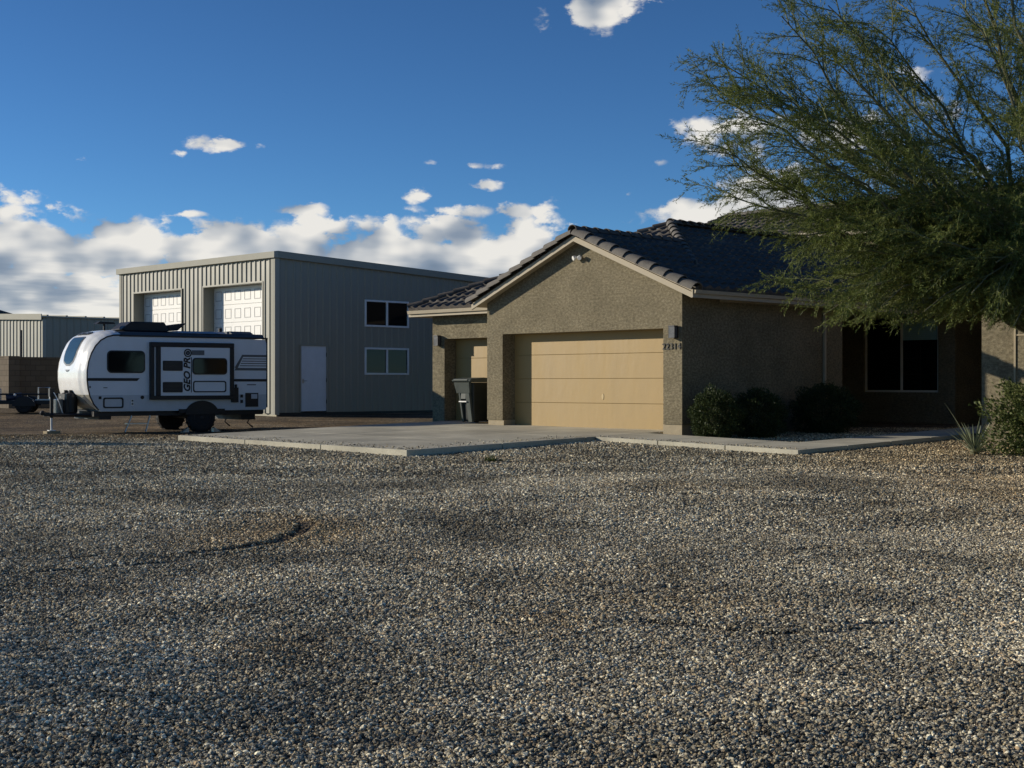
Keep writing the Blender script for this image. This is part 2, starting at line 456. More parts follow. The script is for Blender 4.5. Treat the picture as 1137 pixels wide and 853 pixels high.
    pat = N(nt, 'ShaderNodeTexNoise', i_Scale=.42, i_Detail=7.0, i_Roughness=.68, i_Distortion=.6); nt.links.new(geo.outputs['Position'], pat.inputs['Vector'])
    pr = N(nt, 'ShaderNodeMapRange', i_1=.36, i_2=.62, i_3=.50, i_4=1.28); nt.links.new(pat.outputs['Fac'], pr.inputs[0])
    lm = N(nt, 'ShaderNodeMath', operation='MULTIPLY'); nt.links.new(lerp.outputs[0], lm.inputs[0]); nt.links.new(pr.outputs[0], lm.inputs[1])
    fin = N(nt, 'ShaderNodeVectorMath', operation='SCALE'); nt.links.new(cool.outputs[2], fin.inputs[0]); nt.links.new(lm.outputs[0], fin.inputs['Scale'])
    nt.links.new(fin.outputs[0], bs.inputs['Base Color'])
    bs.inputs['Roughness'].default_value = .9
    bs.inputs['Specular IOR Level'].default_value = .25
    return geo

def build_ground():
    ys = axis_lines(-400, 3000, 3.5, 32, .11, 1.2)
    xs = axis_lines(-2500, 2500, -11, 11, .13, 1.2)
    X, Y = np.meshgrid(xs, ys)
    Z = terrain(X, Y)
    nx, ny = len(xs), len(ys)
    Vv = np.stack([X.ravel(), Y.ravel(), Z.ravel()], 1)
    i = np.arange(nx * ny).reshape(ny, nx)
    Fc = np.stack([i[:-1, :-1].ravel(), i[:-1, 1:].ravel(), i[1:, 1:].ravel(), i[1:, :-1].ravel()], 1)
    m, nt, bs, out = new_mat('gravel_ground')
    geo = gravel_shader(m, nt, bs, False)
    v1 = N(nt, 'ShaderNodeTexVoronoi', i_Scale=34.0); nt.links.new(geo.outputs['Position'], v1.inputs['Vector'])
    v2 = N(nt, 'ShaderNodeTexNoise', i_Scale=12.0, i_Detail=5.0); nt.links.new(geo.outputs['Position'], v2.inputs['Vector'])
    sub = N(nt, 'ShaderNodeMath', operation='SUBTRACT'); nt.links.new(v2.outputs['Fac'], sub.inputs[0]); nt.links.new(v1.outputs['Distance'], sub.inputs[1])
    bp = N(nt, 'ShaderNodeBump', i_Strength=1.0, i_Distance=.03); nt.links.new(sub.outputs[0], bp.inputs['Height'])
    nt.links.new(bp.outputs[0], bs.inputs['Normal'])
    o = np_mesh('ground', Vv, Fc, m, smooth=True)
    tag(o, 'grey crushed rock yard with brown earth showing at the left rear', kind='structure')
    return o

DRIVE = (-8.18, -.61, -6.9, 1.2)      # house local x0,x1,y0,y1
def on_slab(X, Y):
    dx = X - HX; dy = Y - HY
    lx = -(U.x * dx + U.y * dy); ly = V.x * dx + V.y * dy
    a = (lx > -8.2) & (lx < -.59) & (ly > -6.92)
    b = (lx > -.7) & (lx < 4.22) & (ly > -2.02) & (ly < -.38)
    c = (lx > 3.08) & (lx < 4.22) & (ly > -2.02) & (ly < 9)
    h = ((lx < .03) & (lx > -8.7) & (ly > -.02)) | ((ly > 9) & (lx > -9))
    return a | b | c | h

def build_stones():
    m, nt, bs, out = new_mat('gravel_stone')
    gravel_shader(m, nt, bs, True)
    P = []; S = []
    def zone(y0, y1, dens, smin, smax, lift):
        w1 = .40 * y1 + .8
        n = int((y1 - y0) * 2 * w1 * dens)
        y = RNG.uniform(y0, y1, n); x = RNG.uniform(-w1, w1, n)
        keep = np.abs(x) < .385 * y + .7
        keep &= ~on_slab(x, y)
        keep &= seg_dist(x, y, SWIRL[:6]) > .05 + .06 * RNG.random(n) ** 2
        for b in BARE: keep &= seg_dist(x, y, b) > .03 + .045 * RNG.random(n) ** 2
        far_left = (y > 30) & (x < -4); keep &= ~(far_left & (RNG.random(n) < .75))
        x = x[keep]; y = y[keep]
        s = smin + (smax - smin) * RNG.random(len(x)) ** 2.2
        z = terrain(x, y) + s * lift
        P.append(np.stack([x, y, z], 1)); S.append(s)
    zone(4.6, 8.0, 8600, .0036, .0120, .42)
    zone(8.0, 13.0, 4600, .0048, .0135, .40)
    zone(13.0, 20.0, 2000, .0068, .017, .36)
    zone(20.0, 34.0, 620, .010, .023, .30)
    # stray stones kicked up on to the slab edges
    lx = np.concatenate([RNG.uniform(-8.1, -.65, 420), RNG.uniform(-.6, 4.1, 260), -.7 - np.abs(RNG.normal(0, .35, 200))])
    ly = np.concatenate([-6.86 + np.abs(RNG.normal(0, .30, 420)), -1.97 + np.abs(RNG.normal(0, .16, 260)), RNG.uniform(-6.8, -2.1, 200)])
    wx, wy_ = HX - U.x * lx + V.x * ly, HY - U.y * lx + V.y * ly
    uu = -lx
    zz = np.where(uu < .61, .515 + .0225 * ly + .0086 * (.61 - 3) + .0229 * (uu - .61), .515 + .0225 * ly + .0086 * (uu - 3))
    ss = RNG.uniform(.005, .016, len(lx))
    P.append(np.stack([wx, wy_, zz + ss * .45], 1)); S.append(ss)
    P = np.concatenate(P); S = np.concatenate(S).astype(np.float32)
    me = bpy.data.meshes.new('gravel_stones')
    me.vertices.add(len(P)); me.vertices.foreach_set('co', P.astype(np.float32).ravel())
    at = me.attributes.new('stone_size', 'FLOAT', 'POINT'); at.data.foreach_set('value', S)
    me.update()
    o = bpy.data.objects.new('gravel_stones', me); COL.objects.link(o)
    tag(o, 'loose grey, tan and white crushed stones covering the yard', kind='stuff')
    ng = bpy.data.node_groups.new('scatter_stones', 'GeometryNodeTree')
    ng.interface.new_socket('Geometry', in_out='INPUT', socket_type='NodeSocketGeometry')
    ng.interface.new_socket('Geometry', in_out='OUTPUT', socket_type='NodeSocketGeometry')
    gi = ng.nodes.new('NodeGroupInput'); go = ng.nodes.new('NodeGroupOutput')
    join = ng.nodes.new('GeometryNodeJoinGeometry')
    for k in range(4):
        ico = ng.nodes.new('GeometryNodeMeshIcoSphere'); ico.inputs['Radius'].default_value = 1; ico.inputs['Subdivisions'].default_value = 2
        sp = ng.nodes.new('GeometryNodeSetPosition')
        ns = ng.nodes.new('ShaderNodeTexNoise'); ns.noise_dimensions = '4D'; ns.inputs['W'].default_value = k * 3.7
        ns.inputs['Scale'].default_value = .9; ns.inputs['Detail'].default_value = 2
        sb = ng.nodes.new('ShaderNodeVectorMath'); sb.operation = 'SUBTRACT'; sb.inputs[1].default_value = (.5, .5, .5)
        sc = ng.nodes.new('ShaderNodeVectorMath'); sc.operation = 'SCALE'; sc.inputs['Scale'].default_value = 1.9
        ng.links.new(ns.outputs['Color'], sb.inputs[0]); ng.links.new(sb.outputs[0], sc.inputs[0])
        ng.links.new(ico.outputs['Mesh'], sp.inputs['Geometry']); ng.links.new(sc.outputs[0], sp.inputs['Offset'])
        tr = ng.nodes.new('GeometryNodeTransform'); tr.inputs['Scale'].default_value = [(1, .8, .62), (1, .7, .75), (1.1, .9, .55), (.9, .85, .8)][k]
        ng.links.new(sp.outputs[0], tr.inputs[0])
        sm_ = ng.nodes.new('GeometryNodeSetMaterial'); sm_.inputs['Material'].default_value = m
        ng.links.new(tr.outputs[0], sm_.inputs[0])
        g2 = ng.nodes.new('GeometryNodeGeometryToInstance'); ng.links.new(sm_.outputs[0], g2.inputs[0])
        ng.links.new(g2.outputs[0], join.inputs[0])
    ip = ng.nodes.new('GeometryNodeInstanceOnPoints')
    ip.inputs['Pick Instance'].default_value = True
    ng.links.new(gi.outputs[0], ip.inputs['Points']); ng.links.new(join.outputs[0], ip.inputs['Instance'])
    ri = ng.nodes.new('FunctionNodeRandomValue'); ri.data_type = 'INT'
    ri.inputs[4].default_value = 0; ri.inputs[5].default_value = 3
    ng.links.new(ri.outputs[2], ip.inputs['Instance Index'])
    rr = ng.nodes.new('FunctionNodeRandomValue'); rr.data_type = 'FLOAT_VECTOR'
    rr.inputs[0].default_value = (-.7, -.7, 0); rr.inputs[1].default_value = (.7, .7, 6.283)
    ng.links.new(rr.outputs[0], ip.inputs['Rotation'])
    na = ng.nodes.new('GeometryNodeInputNamedAttribute'); na.data_type = 'FLOAT'; na.inputs[0].default_value = 'stone_size'
    rv = ng.nodes.new('FunctionNodeRandomValue'); rv.data_type = 'FLOAT_VECTOR'
    rv.inputs[0].default_value = (.8, .7, .7); rv.inputs[1].default_value = (1.35, 1.2, 1.15); rv.inputs['Seed'].default_value = 5
    mu = ng.nodes.new('ShaderNodeVectorMath'); mu.operation = 'SCALE'
    ng.links.new(rv.outputs[0], mu.inputs[0]); ng.links.new(na.outputs[0], mu.inputs['Scale'])
    ng.links.new(mu.outputs[0], ip.inputs['Scale'])
    ng.links.new(ip.outputs[0], go.inputs[0])
    md = o.modifiers.new('scatter', 'NODES'); md.node_group = ng
    print('stones', len(P))

build_ground()
build_stones()

# ------------------------------------------------------------------ concrete
def slab_z(x, y):
    u = -x
    z = .515 + .0225 * y + .0086 * (u - 3)
    if u < .61: z = .515 + .0225 * y + .0086 * (.61 - 3) + .0229 * (u - .61)
    return z
def slab(name, rects, label, gap=.009):
    mb = MB()
    for (x0, x1, y0, y1) in rects:
        x0 += gap; x1 -= gap; y0 += gap; y1 -= gap
        vs = []
        for z_ in (0, 1):
            for (x, y) in ((x0, y0), (x1, y0), (x1, y1), (x0, y1)):
                vs.append((x, y, slab_z(x, y) if z_ else slab_z(x, y) - .3))
        mb.add(vs, [(3, 2, 1, 0), (4, 5, 6, 7), (0, 1, 5, 4), (1, 2, 6, 5), (2, 3, 7, 6), (3, 0, 4, 7)])
    o = mb.build(name, M['concrete'], bevel=.006, seg=1)
    o.location = (HX, HY, 0); o.rotation_euler = (0, 0, RZ)
    tag(o, label, kind='structure')
    return o
xs_ = [-8.18, -5.65, -3.13, -.61]
ys_ = [-6.9, -4.55, -2.25, .02]
rects = [(xs_[i], xs_[i + 1], ys_[j], ys_[j + 1]) for i in range(3) for j in range(3)]
rects += [(-5.33, -.61, .02, .62), (-8.15, -5.7, .02, 1.3)]
slab('driveway', rects, 'pale concrete driveway slab in front of the garage doors')
slab('walkway', [(-.61, 1.0, -2.0, -.4), (1.0, 2.6, -2.0, -.4), (2.6, 4.2, -2.0, -.4)] + [(3.1, 4.2, -.4 + 1.5 * k, -.4 + 1.5 * (k + 1)) for k in range(7)],
     'narrow concrete walk turning the corner of the garage toward the entry')

# ------------------------------------------------------------------ tiled roofs
def tile_slope(name, P0, e, s, W, L, clips, parent, material=None, course=.36, period=.30):
    """P0 eave start, e unit along eave, s unit vector up the slope; clips: list of half planes (a,b,c): keep a*E+b*S+c>=0"""
    P0 = Vector(P0); e = Vector(e).normalized(); s = Vector(s).normalized(); n = e.cross(s)
    if n.z < 0: n = -n
    nc = int(math.ceil(L / course)); step = period / 8
    E_ = np.arange(0, W + step, step)
    ph = (E_ / period) % 1
    prof = .056 * np.maximum(0, np.cos((ph - .5) * 2 * PI) * .6 + .4)
    Vs = []; Fs = []
    k = len(E_)
    for c in range(nc):
        jit = random.uniform(-.02, .02)
        for fr in (0.0, .97):
            S_ = (c + fr) * course + (0 if c == 0 and fr == 0 else jit * (1 - fr))
            lift = .046 * (1 - fr) + .004
            base = np.array(P0)[None, :] + np.outer(E_, np.array(e)) + S_ * np.array(s)[None, :]
            w = np.array([random.uniform(-.004, .004) for _ in range(int(W / period) + 2)])
            wj = w[(E_ / period).astype(int)]
            Vs.append(base + np.outer(prof + lift + wj * (1 - fr), np.array(n)))
    # underside lip row at the eave
    Vs.append(np.array(P0)[None, :] + np.outer(E_, np.array(e)) + np.outer(prof * .0 - .01, np.array(n)))
    Vv = np.concatenate(Vs)
    rows = 2 * nc
    for r in range(rows - 1):
        a = r * k
        i = np.arange(k - 1)
        Fs.append(np.stack([a + i, a + i + 1, a + k + i + 1, a + k + i], 1))
    a = rows * k; i = np.arange(k - 1)
    Fs.append(np.stack([a + i, a + i + 1, i + 1, i], 1))
    Fc = np.concatenate(Fs)
    me = bpy.data.meshes.new(name)
    me.from_pydata(Vv.tolist(), [], Fc.tolist())
    bm = bmesh.new(); bm.from_mesh(me)
    for (ca, cb, cc) in clips:
        q = math.hypot(ca, cb)
        pn = (e * ca + s * cb) / q
        po = P0 + pn * (-cc / q)
        bmesh.ops.bisect_plane(bm, geom=list(bm.verts) + list(bm.edges) + list(bm.faces), plane_co=po, plane_no=-pn, clear_outer=True)
    bm.to_mesh(me); bm.free()
    o = link_mesh(name, me, material or M['tile'], parent)
    me.polygons.foreach_set('use_smooth', [True] * len(me.polygons))
    try: me.set_sharp_from_angle(angle=math.radians(40))
    except Exception: pass
    return o

def cap_row(mb, A, B, r=.115, length=.40, lift=.03, n=10, start_big=True):
    """row of overlapping half-barrel tiles from A up to B"""
    A = Vector(A); B = Vector(B); d = (B - A); Lg = d.length; d.normalize()
    side = d.cross(Vector((0, 0, 1))).normalized(); up = side.cross(d).normalized()
    cnt = max(1, int(round(Lg / length))); st = Lg / cnt
    for i in range(cnt):
        a = A + d * (i * st - .02); b = A + d * ((i + 1) * st + .03)
        vs = []
        for (p, rr, lf) in ((a, r * 1.12, lift + .022), (b, r * .90, lift)):
            for inner in (0, 1):
                for k in range(n + 1):
                    th = PI * k / n
                    q = rr - .018 * inner
                    vs.append(p + side * math.cos(th) * q + up * (math.sin(th) * q * .9 + lf))
        m = n + 1; fs = []
        for k in range(n):
            fs.append((k, k + 1, 2 * m + k + 1, 2 * m + k))
            fs.append((m + k, 3 * m + k, 3 * m + k + 1, m + k + 1))
            fs.append((k, m + k, m + k + 1, k + 1))
            fs.append((2 * m + k, 2 * m + k + 1, 3 * m + k + 1, 3 * m + k))
        fs.append((0, 2 * m, 3 * m, m)); fs.append((n, m + n, 3 * m + n, 2 * m + n))
        mb.add(vs, fs)

# ------------------------------------------------------------------ windows
def window(parent, x0, x1, z0, z1, yf, frame_mat, glass_mat_, fw=.05, depth=.06, split=True, blind=None, grid=False, axis='y', name='window'):
    """window whose outer face sits at yf (facing -y), built in the xz plane; axis 'x': outer face faces +x, spans y"""
    def B(mb, a0, a1, d0, d1, c0, c1):
        if axis == 'y': mb.box(a0, a1, yf + d0, yf + d1, c0, c1)
        else: mb.box(yf - d1, yf - d0, a0, a1, c0, c1)
    fr = MB()
    B(fr, x0, x1, 0, depth, z0, z0 + fw); B(fr, x0, x1, 0, depth, z1 - fw, z1)
    B(fr, x0, x0 + fw, 0, depth, z0 + fw, z1 - fw); B(fr, x1 - fw, x1, 0, depth, z0 + fw, z1 - fw)
    xm = (x0 + x1) / 2
    if split: B(fr, xm - fw * .6, xm + fw * .6, .005, depth, z0 + fw, z1 - fw)
    w = fr.build(name, frame_mat, parent, bevel=.004, seg=1)
    g = MB(); B(g, x0 + fw * .6, x1 - fw * .6, depth * .6, depth * .6 + .01, z0 + fw * .6, z1 - fw * .6)
    g.build('pane', glass_mat_, w)
    if blind:
        b = MB()
        nsl = int((z1 - fw - blind) / .05)
        for i in range(nsl):
            z = z1 - fw - .05 * (i + 1)
            B(b, xm + fw * .6, x1 - fw, depth * .6 - .006, depth * .6 - .002, z + .002, z + .05)
        b.build('blind', M['blind'], w)
    if grid:
        b = MB()
        for t in (.33, .66):
            zz = z0 + fw + (blind - z0 - fw) * t if blind else z0 + (z1 - z0) * t
            B(b, xm + fw, x1 - fw, depth * .6 - .004, depth * .6 - .001, zz - .006, zz + .006)
        xq = (xm + x1) / 2
        B(b, xq - .006, xq + .006, depth * .6 - .004, depth * .6 - .001, z0 + fw, (blind or z1))
        b.build('muntin', M['lamp_metal'], w)
    return w

# ------------------------------------------------------------------ HOUSE
def build_house():
    H = empty('house', (HX, HY, 0), RZ)
    tag(H, 'tan stucco ranch house with tiled roof and a gabled garage front', 'house')
    zb = .66          # bottom of the stucco coat
    FL = .20
    # gable front wall with the wide door opening (front face y=0, thickness .38)
    op0, op1, oz = -5.33, -.5, 2.662
    xL, xR = -5.85, 0.0
    def gz(x): return 3.36 + .42 * (min(x + 6.1, .47 - x))
    out = [(xL, zb), (op0, zb), (op0, oz), (op1, oz), (op1, zb), (xR, zb), (xR, gz(xR)), (-2.8, gz(-2.8)), (xL, gz(xL))]
    MB().prism(out, 'y', 0, .40).build('wall', M['stucco'], H)
    # footings under the piers
    MB().box(xL + .02, op0 + .02, .02, .40, FL, zb).build('footing', M['stucco_smooth'], H)
    MB().box(op1 - .02, xR - .02, .02, .42, FL, zb - .004).build('footing', M['stucco_smooth'], H)
    # garage side wall (faces +x)
    MB().box(-.20, -.002, .402, 6.0, FL, 3.46).build('wall', M['stucco'], H)
    MB().box(-5.5, -.2, 5.8, 6.0, FL, 3.46).build('wall', M['stucco'], H)
    dp = MB().box(.0, .07, 5.16, 5.23, .42, 3.2).build('downspout', M['fascia'], H, bevel=.01, seg=1)
    # single bay wall set back
    sx0, sx1 = -8.60, xL
    out = [(sx0, FL + .2), (-8.15, FL + .2), (-8.15, 2.63), (sx1, 2.63), (sx1, 3.36), (sx0, 3.36)]
    MB().prism(out, 'y', .70, 1.08).build('wall', M['stucco'], H)
    MB().box(sx0, sx0 + .2, 1.08, 12.0, FL, 3.36).build('wall', M['stucco'], H)
    MB().box(xL, xL + .2, .40, 1.3, FL, 3.2).build('wall', M['stucco'], H)
    # garage doors
    def gdoor(x0, x1, y, z0, z1, rows, label):
        d = MB()
        hgt = (z1 - z0) / rows
        for i in range(rows):
            d.box(x0, x1, y, y + .05, z0 + i * hgt + (.003 if i else 0), z0 + (i + 1) * hgt - .003)
        d.box(x0, x1, y + .02, y + .06, z0, z1)
        o = d.build('garage_door', M['garage_door'], H, bevel=.004, seg=1)
        o['label'] = label
        return o
    g = gdoor(-5.40, -.45, .40, .525, 2.72, 4, 'wide tan sectional garage door, dented in the middle')
    # dent / worn mark with handle in the middle of the door
    MB().lathe([(.0, -.004), (.035, -.004), (.03, .006), (.0, .008)], 14, Matrix.Translation((-2.55, .398, 1.22)) @ Matrix.Rotation(PI / 2, 4, 'X') @ Matrix.Diagonal((1, 2.2, 1, 1))).build('handle', M['door_wear'], g)
    MB().box(-5.34, -.49, .385, .40, .50, .53).build('weather_strip', M['stucco_smooth'], g)
    gdoor(-8.18, -5.70, 1.10, .48, 2.70, 4, 'narrow tan garage door half hidden behind the gable pier')
    # ---- garage gable roof
    rk = -.28                       # rake plane
    ze, zr = 3.41, 4.79             # deck at eave / ridge
    xe, xw, xm = .47, -6.10, -2.815
    pitch = (zr - ze) / (xe - xm)
    # fascia boards along the rakes
    def board(xa, za, xb, zb_, y0, y1, hgt):
        return MB().prism([(xa, za - .16), (xb, zb_ - .16), (xb, zb_ - .04), (xa, za - .04)], 'y', y0, y1)
    board(xe, ze, xm, zr, rk, rk + .05, .16).build('fascia', M['fascia'], H)
    board(xm, zr, xw, ze, rk, rk + .05, .16).build('fascia', M['fascia'], H)
    # deck
    dk = MB().prism([(xe - .03, ze - .10), (xm, zr - .10), (xw + .03, ze - .10), (xw, ze), (xm, zr), (xe, ze)], 'y', rk + .05, 4.5)
    dk.build('roof_deck', M['fascia'], H)
    MB().prism([(xe - .03, ze - .10), (-2.6, ze + .42 * 3.07 - .10), (-2.6, ze + .42 * 3.07), (xe, ze)], 'y', 4.5, 6.3).build('roof_deck', M['fascia'], H)
    # eave fascia + gutter on the right
    MB().box(xe, xe + .03, rk, 6.3, ze - .155, ze + .01).build('fascia', M['fascia'], H)
    MB().prism([(xe + .03, ze - .08), (xe + .08, ze - .07), (xe + .10, ze + .0), (xe + .03, ze + .0)], 'y', rk + .02, 6.3).build('gutter', M['fascia'], H)
    sv = Vector((-(xe - xm), 0, zr - ze)).normalized()
    Ls = math.hypot(xe - xm, zr - ze)
    tile_slope('roof_tiles', (xe + .05, rk + .05, ze + .02), (0, 1, 0), sv, 6.9, Ls, [], H)
    sv2 = Vector(((xm - xw), 0, zr - ze)).normalized()
    tile_slope('roof_tiles', (xw - .05, rk + .05, ze + .02), (0, 1, 0), sv2, 4.3, Ls, [], H)
    mb = MB()
    cap_row(mb, (xe + .04, rk + .06, ze - .045), (xm + .02, rk + .06, zr - .045), r=.165, length=.38)
    cap_row(mb, (xw - .04, rk + .06, ze - .045), (xm - .02, rk + .06, zr - .045), r=.165, length=.38)
    mb.build('rake_tiles', M['tile_cap'], H, smooth=True)
    mb = MB(); cap_row(mb, (xm, rk - .02, zr + .03), (xm, 3.4, zr + .03), r=.12, length=.38)
    mb.build('ridge_tiles', M['tile'], H, smooth=True)
    # ---- hipped roof over the body behind
    cx, cy, cz = -9.0, .30, 3.34
    px_, py_, pz_ = -4.35, 4.95, 5.46
    ex = .22
    hull('roof_deck', [(cx, cy, cz), (ex, cy + 1.0, cz), (cx, 12, cz), (ex, 12, cz), (cx, cy, cz - .10), (ex, cy + 1.0, cz - .1), (cx, 12, cz - .1), (ex, 12, cz - .1), (px_, py_, pz_), (px_, 12, pz_)], M['fascia'], H)
    MB().box(cx, -6.0, cy - .03, cy, cz - .15, cz + .01).build('fascia', M['fascia'], H)
    MB().prism([(cy - .03, cz - .09), (cy - .09, cz - .08), (cy - .11, cz - .0), (cy - .03, cz - .0)], 'x', cx, -6.02).build('gutter', M['fascia'], H)
    MB().box(cx - .03, cx, cy - .03, 12, cz - .15, cz + .01).build('fascia', M['fascia'], H)
    run = py_ - cy; rise = pz_ - cz; sl = math.hypot(run, rise)
    # front slope (E along +x)
    sv = Vector((0, run, rise)).normalized()
    k = run / sl
    tile_slope('roof_tiles', (cx, cy - .05, cz + .02), (1, 0, 0), sv, ex - cx, sl + .05, [(1, -k, 0), (-1, -k, (ex - cx))], H)
    # left and right slopes
    svl = Vector((px_ - cx, 0, rise)).normalized(); sll = math.hypot(px_ - cx, rise); kl = (py_ - cy) / sll
    tile_slope('roof_tiles', (cx - .05, cy, cz + .02), (0, 1, 0), svl, 11.7, sll, [(1, -kl, 0)], H)
    svr = Vector((px_ - ex, 0, rise)).normalized(); slr = math.hypot(px_ - ex, rise); kr = (py_ - cy - .3) / slr
    tile_slope('roof_tiles', (ex, cy, cz + .02), (0, 1, 0), svr, 11.7, slr, [(1, -kr, -.15)], H)
    mb = MB()
    cap_row(mb, (cx, cy - .02, cz + .04), (px_, py_, pz_ + .04), r=.11, length=.40)
    mb.build('hip_tiles', M['tile'], H, smooth=True)
    mb = MB()
    cap_row(mb, (ex, cy + .3, cz + .04), (px_, py_, pz_ + .05), r=.12, length=.40)
    mb.build('hip_tiles', M['tile_cap'], H, smooth=True)
    mb = MB()
    cap_row(mb, (px_, py_, pz_ + .06), (px_, 12, pz_ + .06), r=.12, length=.40)
    mb.build('ridge_tiles', M['tile'], H, smooth=True)
    # ---- main body
    def wall_hole(x0, x1, y, z0, z1, hx0, hx1, hz0, hz1, th=.2):
        b = MB()
        b.box(x0, hx0, y, y + th, z0, z1).box(hx1, x1, y, y + th, z0, z1)
        b.box(hx0, hx1, y, y + th, z0, hz0).box(hx0, hx1, y, y + th, hz1, z1)
        return b
    wall_hole(-5.5, .20, 11.0, FL, 3.75, -2.51, -.29, 1.28, 3.42).build('wall', M['stucco'], H)
    window(H, -2.51, -.29, 1.28, 3.42, 11.06, M['vinyl_tan'], M['glass'], fw=.055, blind=2.63, grid=True)
    MB().box(0.0, .20, 11.2, 12.6, FL, 3.75).build('wall', M['stucco'], H)
    MB().box(-5.7, -5.5, 6.0, 11.2, FL, 3.75).build('wall', M['stucco'], H)
    # entry recess with door
    MB().box(.2, 1.9, 12.4, 12.6, FL, 3.75).build('wall', M['stucco'], H)
    d = MB().box(.45, 1.45, 12.33, 12.39, .62, 2.75).build('front_door', M['bin_dark'], H, bevel=.005, seg=1)
    MB().box(.55, .58, 12.27, 12.33, 1.45, 1.75).build('handle', M['steel'], d, bevel=.004, seg=1)
    # right hand wing standing forward of the entry court
    wy = 3.5
    MB().box(4.80, 5.55, wy, wy + .3, FL, 3.75).build('wall', M['stucco'], H)
    MB().box(5.55, 12.0, wy - .10, wy + .3, FL, 3.75).build('wall', M['stucco'], H)
    MB().box(4.80, 5.0, wy + .3, 12.6, FL, 3.75).build('wall', M['stucco'], H)
    MB().box(11.8, 12.0, wy + .3, 20, FL, 3.75).build('wall', M['stucco'], H)
    MB().box(5.53, 5.57, wy - .125, wy - .10, FL, 3.7).build('corner_bead', M['stucco_smooth'], H)
    MB().box(5.57, 12.0, wy - .115, wy - .10, 2.44, 2.47).build('stucco_band', M['stucco_smooth'], H)
    MB().box(1.9, 4.8, 12.4, 12.6, FL, 3.75).build('wall', M['stucco'], H)
    MB().box(.2, 4.8, 9.0, 12.4, 3.62, 3.70).build('porch_ceiling', M['fascia'], H)
    # main hipped roof
    ey, ez = 10.4, 3.86
    ry, rz_ = 18.4, 7.45
    rxl, lx, rxr, rx2 = -12.6, -16.3, 5.0, 12.4
    hull('roof_deck', [(lx, ey, ez), (rx2, ey, ez), (lx, 26.4, ez), (rx2, 26.4, ez), (rxl, ry, rz_), (rxr, ry, rz_),
                       (lx, ey, ez - .14), (rx2, ey, ez - .14), (lx, 26.4, ez - .14), (rx2, 26.4, ez - .14)], M['fascia'], H)
    MB().box(-5.5, 4.5, ey - .03, ey, ez - .18, ez + .01).build('fascia', M['fascia'], H)
    sl = math.hypot(ry - ey, rz_ - ez); sv = Vector((0, ry - ey, rz_ - ez)).normalized()
    kL = (rxl - lx) / sl; kR = (rx2 - rxr) / sl
    tile_slope('roof_tiles', (lx, ey - .04, ez + .02), (1, 0, 0), sv, rx2 - lx, sl + .04, [(1, -kL, 0), (-1, -kR, rx2 - lx)], H)
    mb = MB(); cap_row(mb, (rxl, ry, rz_ + .05), (rxr, ry, rz_ + .05), r=.13, length=.42); mb.build('ridge_tiles', M['tile_cap'], H, smooth=True)
    mb = MB(); cap_row(mb, (lx, ey, ez + .05), (rxl, ry, rz_ + .05), r=.12, length=.42); mb.build('hip_tiles', M['tile'], H, smooth=True)
    # roof of the right wing, running back into the main slope
    wy = 2.9
    hull('roof_deck', [(4.5, wy, ez), (12.3, wy, ez), (4.5, 13.2, ez + .19 * 10.3), (12.3, 13.2, ez + .19 * 10.3),
                       (4.5, wy, ez - .14), (12.3, wy, ez - .14), (4.5, 13.2, ez - .14), (12.3, 13.2, ez - .14)], M['fascia'], H)
    tile_slope('roof_tiles', (4.47, wy - .04, ez + .02), (1, 0, 0), (0, 1, .19), 7.8, 10.4, [], H)
    mb = MB(); cap_row(mb, (4.5, wy, ez), (4.5, 13.2, ez + .19 * 10.3), r=.12, length=.4); mb.build('rake_tiles', M['tile_cap'], H, smooth=True)
    # raised entry block
    tx0, tx1, ty0, ty1, tz = -5.7, -1.9, 12.2, 16.0, 5.85
    MB().box(tx0, tx1, ty0, ty1, 4.0, tz).build('wall', M['stucco'], H)
    MB().box(tx0 - .35, tx1 + .35, ty0 - .4, ty0 - .36, tz - .14, tz + .04).build('fascia', M['fascia'], H)
    pk = ((tx0 + tx1) / 2, (ty0 + ty1) / 2, tz + .95)
    hull('roof_deck', [(tx0 - .35, ty0 - .36, tz), (tx1 + .35, ty0 - .36, tz), (tx0 - .35, ty1 + .3, tz), (tx1 + .35, ty1 + .3, tz),
                       (tx0 - .35, ty0 - .36, tz - .12), (tx1 + .35, ty0 - .36, tz - .12), (tx0 - .35, ty1 + .3, tz - .12), (tx1 + .35, ty1 + .3, tz - .12), pk], M['tile'], H)
    wv = tx1 - tx0 + .7; rr = math.hypot(pk[1] - ty0 + .36, .95)
    tile_slope('roof_tiles', (tx0 - .35, ty0 - .4, tz + .02), (1, 0, 0), (0, pk[1] - ty0 + .36, .95), wv, rr, [(1, -wv / 2 / rr, 0), (-1, -wv / 2 / rr, wv)], H)
    # vent pipe on the roof
    MB().tube([(-9.6, 14.9, 5.6), (-9.6, 14.9, 6.55)], .05, 10).build('vent_pipe', M['cam_white'], H, smooth=True)
    MB().tube([(-.9, 1.6, 3.9), (-.9, 1.6, 4.22)], .035, 10).build('vent_pipe', M['lamp_metal'], H, smooth=True)
    # wall lamps
    def lamp(x, y, z):
        l = MB().box(x - .015, x + .015 + .06, y - .03, y, z + .03, z + .22).build('wall_lamp', M['lamp_metal'], H)
        c = MB().box(x - .05, x + .11, y - .15, y - .025, z + .235, z + .26).box(x - .05, x + .11, y - .15, y - .025, z, z + .012)
        for (a, b) in ((-.05, -.14), (.10, -.14), (-.05, -.04), (.10, -.04)): c.box(x + a, x + a + .01, y + b, y + b + .01, z + .012, z + .235)
        c.build('cage', M['lamp_metal'], l)
        MB().box(x - .038, x + .098, y - .138, y - .035, z + .013, z + .234).build('shade', M['lamp_glass'], l)
    lamp(-.20, 0, 2.45); lamp(-8.36, .70, 2.46)
